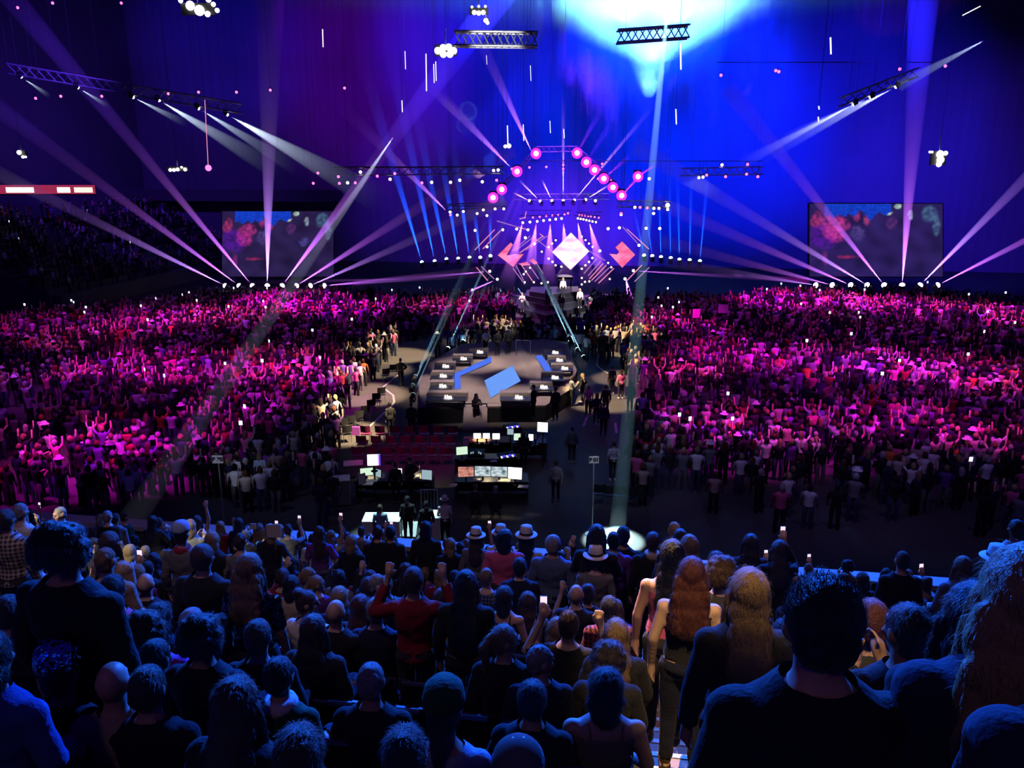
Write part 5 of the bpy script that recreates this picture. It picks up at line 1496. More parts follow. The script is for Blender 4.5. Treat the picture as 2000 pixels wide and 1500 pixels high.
# ------------------------------------------------------------------ people on the near stand, head place in the picture, distance guess
STAND = [
    # x, y, dist, pose, hair, hair colour, top, colour, extra, label
    (1605, 1222, 2.5, 'stand', 'spiky', 'dark', 'jacket', 'black', dict(wide=1.14), 'huge dark back and head of a person in black, close to the stairs'),
    (1515, 1292, 3.6, 'sit', 'short', 'dark', 'jacket', 'charcoal', dict(scarf='grey'), 'dark-haired person with a grey collar in front of the huge back'),
    (1995, 1172, 2.6, 'stand', 'wavy', 'blond', 'jacket', 'navy', {}, 'person with long wavy hair glowing blue at the picture edge'),
    (2220, 1235, 1.9, 'stand', 'long', 'brown', 'jacket', 'navy', {}, 'shoulder of a person in a blue-edged jacket cut by the picture corner'),
    (1897, 1210, 3.5, 'stand', 'long', 'dark', 'jacket', 'black', {}, 'blue-rimmed silhouette with smooth long hair beside the wavy blue hair'),
    (1462, 1160, 4.4, 'stand', 'long', 'fair', 'jacket', 'black', {}, 'person with long light-brown hair rimmed blue standing on the stairs'),
    (1408, 1120, 7, 'stand', 'curly', 'brown', 'jacket', 'charcoal', {}, 'person with a curly blue-topped head on the stairs, behind the light-brown hair'),
    (1350, 1122, 6.4, 'stand', 'wavy', 'auburn', 'tank', 'black', dict(skin=(.72, .46, .33)), 'person with a great mass of auburn hair and bare shoulders on the stairs'),
    (1312, 1086, 7.2, 'stand', 'long', 'black', 'tank', 'pink', dict(skin=(.72, .40, .33)), 'black-haired person with a bare pink-lit arm on the stairs'),
    (1346, 1068, 8.5, 'stand', 'long', 'fair', 'jacket', 'charcoal', {}, 'tawny-haired person on the stairs ahead of the auburn hair'),
    (1328, 1054, 11, 'stand', 'crop', 'dark', 'jacket', 'black', {}, 'dark head with a bright rim low on the stairs'),
    (1317, 1037, 13, 'stand', 'crop', 'blond', 'jacket', 'charcoal', {}, 'pale glowing head at the foot of the stairs'),
    (1275, 1058, 10.5, 'stand', 'short', 'brown', 'jacket', 'black', dict(scarf='beige'), 'person in a dark jacket with a pale collar print by the stairs'),
    (1398, 1098, 10, 'stand_step', 'bob', 'brown', 'jacket', 'cream', {}, 'person in cream looking aside, just past the stairs'),
    (1466, 1062, 13, 'stand', 'long', 'dark', 'jacket', 'black', dict(scarf='pink'), 'dark-haired person with a pink scarf against the black floor'),
    (1522, 1075, 11, 'stand_phone', 'long', 'brown', 'jacket', 'black', {}, 'long-haired person raising an arm with a phone, beyond the huge back'),
    (1165, 1046, 11, 'stand_clap', 'long', 'black', 'jacket', 'black', {}, 'long-haired silhouette pointing across the bright floor disc'),
    (1198, 1057, 12, 'stand', 'crop', 'black', 'jacket', 'purple', {}, 'smaller of two dark heads before the bright floor disc'),
    (1217, 1047, 12, 'stand', 'short', 'black', 'jacket', 'black', {}, 'taller of two dark heads before the bright floor disc'),
    (1190, 1188, 7.6, 'stand', 'short', 'dark', 'jacket_plaid', (.36, .06, .1), {}, 'person in a pink checked shirt next to the stairs'),
    (1203, 1240, 6.3, 'sit', 'long', 'fair', 'jacket', 'black', {}, 'person with straight light-brown hair below the checked shirt'),
    (1188, 1288, 5.8, 'sit', 'curly', 'dark', 'jacket', 'black', {}, 'dark curly head right above the grey off-shoulder top'),
    (1183, 1345, 5.4, 'sit', 'bob', 'black', 'tank', 'grey', dict(skin=(.5, .34, .29), wide=1.1), 'person with a black bob in a pale grey sleeveless top'),
    (1040, 1368, 5.0, 'sit', 'short', 'black', 'jacket', 'black', {}, 'short-haired person in black, left of the grey sleeveless top'),
    (1056, 1292, 6.3, 'sit_turn', 'crop', 'grey', 'jacket', 'navy', {}, 'grey-haired person in profile, lower of two faces looking right'),
    (985, 1252, 5.7, 'sit_turn', 'ponytail', 'fair', 'jacket', 'black', {}, 'person with a fair ponytail in profile, upper of two faces'),
    (725, 1332, 5.0, 'sit', 'crop', 'grey', 'jacket', 'black', {}, 'grey-haired upright head in the middle of the dark empty seats'),
    (868, 1392, 4.7, 'sit', 'ponytail', 'black', 'tshirt', 'light blue', dict(hat='cap', hatcol='green'), 'person with dark tail, green head wrap and pale top'),
    (792, 1478, 3.8, 'sit', 'bun', 'black', 'jacket', 'black', {}, 'dark bunned head at the bottom edge, left of the clear balloon'),
    (586, 1478, 3.3, 'sit', 'bob', 'brown', 'jacket', 'black', {}, 'blue-topped bobbed head at the bottom edge'),
    (546, 1322, 5.0, 'sit', 'short', 'dark', 'tshirt', 'green', dict(scarf='white'), 'person in a dark green jumper turning among the empty seats'),
    (462, 1378, 3.6, 'sit', 'long', 'brown', 'jacket', 'black', {}, 'person with long brown hair left of the green jumper'),
    (735, 1193, 7.2, 'sit', 'short', 'grey', 'jacket', 'navy', {}, 'grey-topped head above the lit phones'),
    (910, 1142, 6.6, 'stand', 'verylong', 'black', 'jacket', 'black', {}, 'tall silhouette with very long black hair'),
    (808, 1134, 7.2, 'stand_frame', 'short', 'brown', 'jacket', 'red', dict(wide=.95), 'person with both red sleeves raised high'),
    (985, 1166, 9, 'sit', 'bob', 'dark', 'tank', 'black', {}, 'bare-necked person in black with a blue-lit crown'),
    (985, 1052, 12, 'stand', 'bob', 'black', 'tshirt', 'pink', dict(wide=1.15), 'broad back in a hot pink T-shirt'),
    (930, 1052, 14, 'stand', 'long', 'brown', 'jacket', 'grey', dict(hat='fedora'), 'person with brown hair under a white hat, first of three'),
    (978, 1046, 15, 'stand', 'short', 'dark', 'tshirt', 'white', dict(hat='fedora'), 'person under a white hat, partly hidden by the pink T-shirt'),
    (1028, 1052, 13.5, 'stand', 'long', 'dark', 'jacket', 'cream', dict(hat='fedora'), 'person in a cream top under a white hat'),
    (1163, 1093, 11, 'stand', 'short', 'brown', 'tshirt', 'grey', dict(hat='fedora'), 'person under a white hat below the bright floor disc'),
    (1080, 1064, 11.5, 'stand', 'short', 'grey', 'jacket', 'denim', dict(wide=1.12), 'broad grey-haired person in a blue-grey shirt'),
    (1125, 1162, 9, 'sit', None, 'grey', 'jacket', 'charcoal', {}, 'bald head with a blue shine in the middle rows'),
    (1148, 1160, 9.3, 'sit', 'bun', 'brown', 'jacket', 'black', {}, 'head with a top bun beside the bald one'),
    (1110, 1222, 6.8, 'sit_frame', 'spiky', 'brown', 'tshirt', 'black', {}, 'spiky-haired person with both bare arms spread up'),
    (738, 1040, 15, 'stand', 'crop', 'brown', 'jacket', 'black', {}, 'round dark head against the glaring white table, first of two'),
    (763, 1041, 15, 'stand', 'short', 'black', 'jacket', 'black', {}, 'taller dark head against the glaring white table'),
    (832, 1033, 14.5, 'stand', 'bob', 'black', 'jacket', 'black', {}, 'dark head before the narrow draped table'),
    (470, 1058, 11.5, 'stand', 'crop', 'brown', 'tshirt', 'grey', {}, 'slim person in a grey T-shirt, left of the white card'),
    (355, 1046, 11, 'stand', 'crop', 'brown', 'jacket', 'grey', dict(hat='cap', hatcol='light blue', scarf='red'), 'person with a pale cap and red neckerchief in speckled grey'),
    (415, 1056, 12, 'stand', 'bob', 'blond', 'jacket', 'black', {}, 'blond person in black behind the tall dark back'),
    (396, 1090, 7.3, 'stand', 'short', 'brown', 'jacket', 'black', dict(wide=1.12), 'tall dark back of a person standing among seated ones'),
    (488, 1112, 7.0, 'stand', 'wavy', 'fair', 'tshirt_sequin', 'charcoal', dict(scarf='light blue'), 'wavy-haired person in a glittering dark sequinned top'),
    (125, 1075, 5.0, 'stand', 'curly', 'black', 'jacket', 'black', dict(wide=1.2), 'massive black silhouette with bushy hair'),
    (12, 1016, 10.5, 'stand', 'short', 'brown', 'jacket_plaid', 'cream', {}, 'person in a cream checked shirt at the very edge'),
    (40, 1000, 13, 'stand', 'crop', 'grey', 'tshirt', 'white', {}, 'person in a white shirt beside the checked one'),
    (215, 1062, 9.2, 'stand', 'verylong', 'brown', 'tshirt', 'beige', {}, 'person with very long brown hair in a beige top'),
    (207, 1096, 8.4, 'sit', 'crop', 'fair', 'tshirt', 'beige', {}, 'cropped fair head in front of the very long brown hair'),
    (222, 1152, 7.0, 'sit', 'bob', 'black', 'tshirt', 'pink', {}, 'round black bob above a pale pink top'),
    (285, 1142, 9, 'sit', None, 'grey', 'jacket', 'black', {}, 'bald reddish head in the left rows'),
    (285, 1232, 5.8, 'sit', 'curly', 'brown', 'jacket', 'magenta', dict(wide=1.1), 'brown head above bright magenta shoulders'),
    (312, 1208, 7.2, 'sit', 'bob', 'dark', 'jacket', 'navy', {}, 'dark bob just above the magenta shoulders'),
    (376, 1218, 7, 'sit', 'short', 'grey', 'jacket', 'charcoal', {}, 'grey-haired head tucked behind a bigger dark one'),
    (396, 1246, 4.9, 'sit', 'curly', 'black', 'jacket', 'black', {}, 'big dark curly head with a pale necklace line'),
    (222, 1336, 5.0, 'sit', None, 'grey', 'jacket', 'beige', {}, 'bald head left of a taller dark one, near the bottom'),
    (290, 1346, 4.2, 'sit', 'short', 'brown', 'jacket', 'black', {}, 'brown-haired head with a blue-lit top beside the bald one'),
    (120, 1316, 5.2, 'sit', 'short', 'dark', 'jacket', 'black', dict(hat='sequin', hatcol='light blue'), 'person wearing a glittering sequinned hat'),
    (146, 1286, 6.0, 'sit', 'bob', 'brown', 'jacket', 'charcoal', {}, 'bobbed head just above the sequinned hat'),
    (18, 1196, 6.0, 'sit', 'short', 'brown', 'jacket', 'charcoal', {}, 'blue-rimmed head cut by the picture edge halfway down'),
    (-22, 1285, 3.6, 'sit', 'bob', 'dark', 'jacket', 'blue', dict(wide=1.1), 'person with blue-lit shoulders in the lower corner'),
    (305, 1286, 5.3, 'sit', 'short', 'black', 'jacket', 'black', {}, 'dark head sunk between the magenta shoulders and a brown head'),
    (505, 1246, 5.6, 'sit', 'short', 'brown', 'jacket', 'black', {}, 'short brown head below the sequinned top'),
    (612, 1232, 6.2, 'sit', 'long', 'brown', 'jacket', 'charcoal', {}, 'long-haired head left of the grey-topped one'),
    (656, 1197, 7.2, 'sit', None, 'grey', 'jacket', 'black', {}, 'bald head with a cyan shine among dark neighbours'),
    (704, 1186, 8, 'sit', 'long', 'auburn', 'jacket', 'charcoal', {}, 'auburn long-haired head next to the cyan-shining bald one'),
    (738, 1142, 9, 'sit_turn', 'crop', 'grey', 'jacket', 'navy', {}, 'small grey head in profile looking right'),
    (430, 1232, 6.2, 'sit', 'bob', 'black', 'jacket', 'black', {}, 'black bob right of the big curly head'),
    (1015, 1108, 10, 'sit', 'short', 'dark', 'jacket', 'navy', {}, 'dark head below the cream top and white hat'),
    (950, 1128, 9.5, 'sit', 'crop', 'fair', 'tshirt_plaid', 'denim', {}, 'cropped fair head above a blue checked shirt'),
    (1985, 1035, 14, 'stand', 'short', 'brown', 'jacket', 'white', dict(), 'person in white standing high at the far edge by the barrier'),
    (1945, 1100, 12, 'sit', 'short', 'dark', 'jacket', 'black', dict(hat='fedora'), 'person under a white hat near the far edge'),
    (1880, 1108, 12, 'sit', 'long', 'fair', 'jacket', 'grey', {}, 'fair long-haired person next to the far white hat'),
    (1762, 1096, 12.5, 'stand', 'crop', 'brown', 'jacket', 'black', {}, 'lone dim head rising over the barrier beyond the huge back'),
    (1700, 1216, 5.2, 'sit', 'short', 'auburn', 'jacket', 'charcoal', {}, 'reddish head right beside the huge back'),
    (1772, 1236, 4.6, 'sit_clap', 'short', 'dark', 'jacket', 'black', {}, 'dark head leaning behind the blue-rimmed silhouette'),
]
NEAR = []
def on_stand(x, y, d0, sit, aisle=False):
    """a spot on the rows (or stairs) whose person has the head at this place in the picture"""
    best = None
    h = 1.235 if sit else 1.635
    for i in range(81):
        d = d0 * (.72 + .56 * i / 80)
        p = atD(x, y, d)
        v = p.dot(AV)
        k = round((v + .05) / ROW)
        s = (p.z - rowz(k)) / h
        dv = abs(v - (ROW * k - (.2 if sit else .02)))
        cost = abs(s - 1) * 3 + abs(d / d0 - 1) * 2 + dv * .8 + (0 if .86 < s < 1.16 else 3)
        if best is None or cost < best[0]: best = (cost, p, k, min(1.2, max(.8, s)))
    return best[1], best[2], best[3]
for x, y, d0, pose, hair, hc, top, tcol, ex, lb in STAND:
    p, k, s = on_stand(x, y, d0, 'sit' in pose)
    f = Vector((p.x, p.y, rowz(k) if 'sit' not in pose else p.z - 1.235 * s))
    f.z = p.z - (1.235 if 'sit' in pose else 1.635) * s
    ex = dict(ex)
    o = person(f - AV * .01, -ROT * .6 + RND.uniform(-.15, .15), pose, hair, hc, top, tcol, RND.choice(['black', 'navy', 'charcoal']), s, lb, 'audience on the near stand', **ex)
    NEAR.append((p, k))
    if pose in ('sit_phone', 'stand_phone'): phone(o, pose, 'small lit phone of the ' + lb.split(' with ')[0].split(' holding ')[0].split(' raising ')[0])
# the rest of the rows
TOPS = [('jacket', 'black'), ('jacket', 'black'), ('jacket', 'navy'), ('jacket', 'charcoal'), ('tshirt', 'grey'), ('tshirt', 'black'), ('jacket', 'denim'), ('tshirt', 'white'), ('tank', 'black'), ('jacket', 'beige'), ('tshirt', 'red'), ('tshirt', 'purple'), ('jacket', 'grey'), ('tshirt_plaid', 'denim'), ('tshirt', 'teal'), ('jacket', 'cream')]
HAIRS = [('short', 'dark'), ('short', 'brown'), ('long', 'brown'), ('long', 'dark'), ('bob', 'dark'), ('wavy', 'fair'), ('crop', 'grey'), ('ponytail', 'blond'), ('long', 'blond'), ('curly', 'dark'), ('bun', 'brown'), ('crop', 'brown'), ('bob', 'blond')]
fill = []
for k in list(range(NROW, 3, -1)):
    for side in (-1, 1):
        for j in range(34):
            u = ((AIS0 - .3 - SPITCH * j) if side < 0 else (AIS1 + .3 + SPITCH * j)) + RND.uniform(-.06, .06)
            if k <= 7 and (RND.random() > .34 or -3.2 < u < AIS0): continue
            if RND.random() > (.62 if k > 13 else .5 if side < 0 else .78): continue
            stand = k > 13 and RND.random() < .66
            h = 1.635 if stand else 1.235
            f = UV(u, ROW * k - (.02 if stand else .2), rowz(k))
            hd = f + Vector((0, 0, h))
            x, y, dep = proj(hd)
            if not (-25 < x < 2025 and y < 1500) or dep < 3.3: continue
            if 60 < x < 175 and y < 1060 and stand: continue
            wpx = FPX * .2 / dep
            bad = False
            for q, kk in NEAR:
                x2, y2, d2 = proj(q)
                if (hd - q).length < .46 or (abs(x - x2) < 30 * 5 / d2 and abs(y - y2) < 40 * 5 / d2 and dep < d2): bad = True; break
            if bad: continue
            if x > 1250 and x < 1480 and k < 18: continue
            fill.append((k, side, j, f, stand, hd))
            NEAR.append((hd, k))
cnt = {}
fill.sort(key=lambda q: (q[0], q[1], abs(q[3].dot(AU) - .75)))
for k, side, j, f, stand, hd in fill:
    cnt[(k, side)] = n_ = cnt.get((k, side), 0) + 1
    hair, hc = RND.choice(HAIRS); top, tcol = RND.choice(TOPS)
    if stand: pose = RND.choice(['stand', 'stand', 'stand', 'stand_clap', 'stand_step', 'stand_phone', 'stand_high'])
    else: pose = RND.choice(['sit', 'sit', 'sit', 'sit_turn', 'sit_clap', 'sit', 'sit_phone'])
    word = 'standing' if stand else 'seated'
    lb = f'{word} person, {HWORD[hair]} {hc} hair, {tcol} {TWORD[top]}, row {NUM[k]} {"left" if side < 0 else "right"}, {ordn(n_)} filler from stairs'.replace(' filler', '')
    o = person(f, -ROT * .7 + RND.uniform(-.25, .25), pose, hair, hc, top, tcol, RND.choice(['black', 'navy', 'denim']), RND.uniform(.95, 1.06), lb, 'audience on the near stand')
    if pose in ('stand_phone', 'sit_phone', 'stand_high') and RND.random() < .35: phone(o, pose, f'lit phone raised in row {NUM[k]} {"left" if side < 0 else "right"}, by the {ordn(n_)} person from stairs')
print('stand people', len(PEOPLE))

# guard in the cold light
c = atD(118, 1004, 15.5)
person(Vector((c.x, c.y, c.z - 1.635)), 2.6, 'stand_phone', 'crop', 'grey', 'jacket', 'grey', 'black', 1.0, 'guard in a grey jacket with reflective patches, lit from above, hand at the ear', 'staff')
# balloons and balls
def ball(pos, r, mat, label, str_=True):
    t = thing('balloon', label, 'balloon', pos, 'balloons and balls in the crowd')
    MB().rev([(r * math.sin(math.pi * k / 14), -r * math.cos(math.pi * k / 14) * 1.05) for k in range(15)], n=24).obj('skin', M[mat], t, True)
    MB().rev([(.001, -.03 - r), (.02, -.045 - r), (.004, -r - .0)], n=8).obj('knot', M[mat], t)
m, nt, b = new_mat('clear_balloon')
b.inputs['Base Color'].default_value = (.9, .92, .95, 1); b.inputs['Roughness'].default_value = .08; b.inputs['Transmission Weight'].default_value = .85; b.inputs['IOR'].default_value = 1.12; b.inputs['Specular IOR Level'].default_value = .8
objc = plain('balloon_purple', (.4, .05, .5), .3); plain('balloon_pale', (.7, .6, .6), .3)
ball(atD(1012, 1490, 4.2), .13, 'clear_balloon', 'clear shiny balloon at the bottom edge, near the middle')
ball(atZ(290, 930, 1.2), .16, 'balloon_purple', 'purple ball low at the front of the left floor crowd')
ball(atZ(1511, 755, 2.2), .2, 'balloon_purple', 'mauve ball held above the right floor crowd')
ball(atZ(1335, 770, 2.0), .2, 'balloon_pale', 'pale round ball amid the right floor crowd')

# ------------------------------------------------------------------ staff and guests on the floor
FLOOR = [  # head x, y, z of the ground, facing, pose, hair, colour, top, colour, label
    (930, 773, 0, 3.6, 'stand_clap', 'long', 'black', 'jacket', 'black', 'long-haired person in black facing out at the ramp rail'),
    (993, 646, ZS, .1, 'stand', 'crop', 'grey', 'jacket', 'charcoal', 'staff person with a pale back print at the far end of the centre stage'),
    (971, 648, ZS, .2, 'stand', 'short', 'dark', 'jacket', 'charcoal', 'darker staff person next to the one with the back print'),
    (948, 645, ZS, .5, 'stand_step', 'bob', 'auburn', 'tshirt', 'white', 'red-haired person in white beyond the centre stage'),
    (903, 643, 0, .3, 'stand_phone', 'crop', 'dark', 'jacket', 'black', 'camera operator in black beside the slim teal beam'),
    (935, 640, 0, .2, 'stand', 'crop', 'dark', 'jacket', 'black', 'dark staff person behind the red-haired one'),
    (1042, 756, ZS, 1.2, 'stand', 'short', 'black', 'jacket', 'black', 'dark figure leaning at the second table near the stage corner'),
    (1085, 760, ZS, .5, 'stand', 'short', 'black', 'jacket', 'charcoal', 'grey figure standing by the stage corner'),
    (1138, 733, 0, 1.0, 'stand_step', 'wavy', 'blond', 'jacket', 'black', 'tall person with long white-blond hair at the stage corner'),
    (1117, 738, 0, 5.0, 'stand_clap', 'short', 'brown', 'jacket', 'grey', 'person facing the white-blond one at the corner'),
    (1150, 757, 0, .3, 'stand', 'crop', 'blond', 'tshirt', 'cream', 'person in a pale pink top and dark trousers behind the stage'),
    (1166, 772, 0, .2, 'stand', 'bob', 'fair', 'jacket', 'navy', 'dark-dressed person beside the pale pink top'),
    (1180, 790, 0, 0, 'stand', 'short', 'dark', 'jacket', 'navy', 'navy-dressed person in the dim aisle, nearest the white tape'),
    (1184, 756, 0, .1, 'stand', 'crop', 'brown', 'jacket', 'black', 'dark person halfway along the dim aisle'),
    (1196, 718, 0, .3, 'stand', 'short', 'dark', 'tshirt', 'navy', 'person in navy by the angled tape line'),
    (1214, 726, 0, .2, 'stand', 'bob', 'brown', 'tshirt', 'pink', 'person in pink by the angled tape line'),
    (1232, 748, 0, .1, 'stand', 'long', 'brown', 'jacket', 'charcoal', 'long-haired person by the teal beam'),
    (1172, 650, 0, .1, 'stand', 'short', 'dark', 'jacket', 'navy', 'tall person in navy in the standing row past the stage'),
    (1152, 646, 0, .1, 'stand', 'short', 'auburn', 'jacket', 'navy', 'red-haired person in navy in the standing row'),
    (782, 703, 0, .4, 'stand_step', 'crop', 'black', 'jacket', 'black', 'black-clad figure beside the bent tape line'),
    (761, 790, 0, .5, 'stand', 'short', 'black', 'jacket', 'black', 'black-clad figure crouched dark beside the stage skirt'),
    (803, 790, 0, .2, 'stand', 'crop', 'dark', 'jacket', 'charcoal', 'dim figure with pale papers at the stage front corner'),
    (771, 908, 0, .1, 'stand', 'short', 'black', 'jacket', 'black', 'dark operator standing behind the corner desk'),
    (800, 898, 0, .8, 'stand_step', 'short', 'dark', 'jacket', 'charcoal', 'operator reaching over the desk by the square white monitor'),
    (1023, 846, 0, .1, 'stand', 'long', 'black', 'jacket', 'black', 'dark long-haired operator before the small white monitors'),
    (928, 952, 0, 0, 'sit', 'short', 'brown', 'jacket', 'charcoal', 'seated operator under the first wide monitor'),
    (968, 955, 0, 0, 'sit', 'short', 'grey', 'jacket', 'charcoal', 'seated operator under the third wide monitor'),
    (1118, 838, 0, .1, 'stand', 'short', 'dark', 'jacket_plaid', 'grey', 'person in a grey patterned shirt past the highest monitor'),
    (1199, 868, 0, .1, 'stand', 'crop', 'brown', 'tshirt', 'white', 'broad person in a white shirt near the P 01 sign'),
    (1086, 905, 0, .1, 'stand', 'short', 'brown', 'jacket', 'grey', 'grey-clad person in the dark between desks and sign'),
    (742, 992, 0, .1, 'stand', 'short', 'brown', 'tshirt', 'light blue', 'pale-shirted back behind the wide draped table'),
    (795, 975, 0, .1, 'stand', 'short', 'black', 'jacket', 'black', 'tall dark figure between the two draped tables'),
    (832, 985, 0, .2, 'stand', 'short', 'black', 'jacket', 'black', 'dark figure behind the narrow draped table'),
    (868, 978, 0, .1, 'stand', 'crop', 'fair', 'tshirt', 'white', 'white-hatted person past the narrow draped table'),
    (457, 893, 0, .1, 'stand', 'short', 'dark', 'tshirt', 'white', 'person in a white shirt right beside the P 30 sign'),
    (506, 890, 0, .1, 'stand', 'bob', 'fair', 'tshirt', 'light blue', 'pale-shirted person, second from the P 30 sign'),
    (1100, 545, 1.9, 3.2, 'stand', 'long', 'blond', 'jacket', 'white', 'singer in white glowing under the diamond screen'),
    (1133, 566, 1.0, 3.0, 'stand', 'long', 'blond', 'jacket', 'white', 'performer in white at the end of the stage steps'),
    (1020, 574, .55, 3.0, 'stand_clap', 'bob', 'blond', 'jacket', 'cream', 'performer in cream near the stage corner'),
    (1071, 560, 1.9, 3.1, 'stand', 'long', 'blond', 'jacket', 'white', 'slim pale performer left of the piano'),
]
for x, y, gz, rz, pose, hair, hc, top, tcol, lb in FLOOR:
    h = 1.235 if 'sit' in pose else 1.635
    p = atZ(x, y, gz + h)
    person(Vector((p.x, p.y, gz)), rz, pose, hair, hc, top, tcol, 'black', 1.0, lb, 'staff and guests on the floor', hat='fedora' if x == 868 else None)
for x, y, gz in ((1100, 545, 1.9), (1133, 566, 1.0), (1020, 574, .55)):
    p = atZ(x, y, gz + 1.635)
    p.z -= .5
    spot(p + Vector((0, -12, 9)), p, (1, .9, .95), 30000, 9, .4, .1)
for x, y, lb in ((928, 954, 'under the first wide monitor'), (968, 957, 'under the third wide monitor')):
    p = atZ(x, y, 1.235); p.z = 0
    chair(p, 0, 'black', 'black operator chair ' + lb, 'operator chairs')

# ------------------------------------------------------------------ the floor crowd
def inside(x, y, poly):
    c = False
    n = len(poly)
    for i in range(n):
        (x1, y1), (x2, y2) = poly[i], poly[(i + 1) % n]
        if (y1 > y) != (y2 > y) and x < (x2 - x1) * (y - y1) / (y2 - y1) + x1: c = not c
    return c
LEFT = [(-160, 930), (250, 925), (300, 905), (390, 905), (640, 965), (655, 900), (650, 830), (665, 770), (700, 720), (735, 690), (770, 650), (800, 630), (850, 615), (900, 600), (960, 588), (960, 570), (700, 562), (400, 566), (200, 592), (-160, 615)]
RIGHT = [(1200, 960), (1240, 900), (1230, 850), (1240, 780), (1225, 690), (1205, 640), (1215, 600), (1230, 576), (1260, 566), (1440, 575), (1500, 562), (1800, 562), (1960, 575), (2160, 600), (2160, 985), (1900, 985), (1750, 940), (1560, 965), (1400, 955)]
MID2 = [(930, 566), (1004, 566), (1002, 606), (930, 604)]
MID3 = [(1150, 566), (1262, 564), (1215, 622), (1140, 614)]
MID = [(830, 668), (900, 628), (1000, 612), (1060, 622), (1180, 612), (1230, 620), (1190, 668), (1110, 655), (1000, 640), (900, 655)]
KEEP_OFF = [[(q.x, q.y) for q in (atZ(x, y, ZS) for x, y in DECK)], [(q.x, q.y) for q in (atZ(x, y, .55) for x, y in ((1003, 603), (1010, 577), (1143, 575), (1149, 598), (1068, 620)))]]
pts = []
rr = random.Random(5)
row = 24.0
while row < 86:
    u = -62.0 + rr.random() * .5
    while u < 62:
        p = UV(u + rr.uniform(-.1, .1), row + rr.uniform(-.22, .22), 0)
        x, y, dep = proj(p + Vector((0, 0, 1.62)))
        blk = 'L' if inside(x, y, LEFT) else 'R' if inside(x, y, RIGHT) else 'M' if inside(x, y, MID) else 'B' if inside(x, y, MID2) or inside(x, y, MID3) else None
        if blk and not any(inside(p.x, p.y, k_) for k_ in KEEP_OFF):
            hole = noise.noise(Vector((p.x * .13, p.y * .13, 3)))
            dens = .8 if hole > -.12 else .3
            if blk == 'M': dens = .5
            if rr.random() < dens: pts.append((dep, p, blk, x, y))
        u += .56
    row += .92
pts.sort(key=lambda q: q[0])
NIND = max(0, 298 - len(PEOPLE))
SGN = {'L': atZ(425, 897, 0), 'R': atZ(1160, 898, 0), 'M': atZ(1160, 898, 0)}
CT = [('jacket', 'black', 8), ('jacket', 'navy', 5), ('tshirt', 'white', 4), ('tshirt', 'grey', 3), ('tshirt', 'pink', 2), ('jacket', 'cream', 2), ('tshirt', 'black', 6), ('jacket', 'beige', 2), ('tank', 'white', 1), ('tshirt', 'red', 1), ('jacket', 'light blue', 1), ('tshirt', 'purple', 2), ('tshirt', 'orange', .6), ('tshirt', 'yellow', .4)]
CTW = [c[2] for c in CT]
near_pts, far_pts = [], []
for q in pts:
    vis = -10 < q[3] < 2010
    (near_pts if vis and len(near_pts) < NIND and q[2] in 'LR' else far_pts).append(q)
for blk, sg in (('L', 'P 30'), ('R', 'P 01')):
    L = sorted([q for q in near_pts if q[2] == blk], key=lambda q: (q[1] - SGN[blk]).length)
    for i, (dep, p, b_, x, y) in enumerate(L):
        top, tcol, _ = rr.choices(CT, CTW)[0]
        hair, hc = rr.choice(HAIRS)
        pose = rr.choice(['stand', 'stand', 'stand', 'stand_step', 'stand_clap', 'stand_up', 'stand_phone', 'stand_high'])
        hat = None
        if rr.random() < .12: hat = rr.choice(['fedora', 'fedora', 'sequin', 'cap'])
        hw = {'fedora': ', white hat', 'sequin': ', sequin hat', 'cap': ', cap', None: ''}[hat]
        lb = f'person, {HWORD[hair]} {hc} hair, {tcol} {TWORD[top]}{hw}, {ordn(i + 1)} nearest the {sg} sign'
        person(p, rr.uniform(-.5, .3) if blk == 'R' else rr.uniform(-.7, 0.1), pose, hair, hc, top, tcol, rr.choice(['black', 'navy', 'denim']), rr.uniform(.98, 1.1), lb, 'floor crowd nearest the stand', wide=1.14, hat=hat, hatcol=rr.choice(['white', 'light blue']), rnd=rr)
print('people', len(PEOPLE), 'far crowd', len(far_pts))

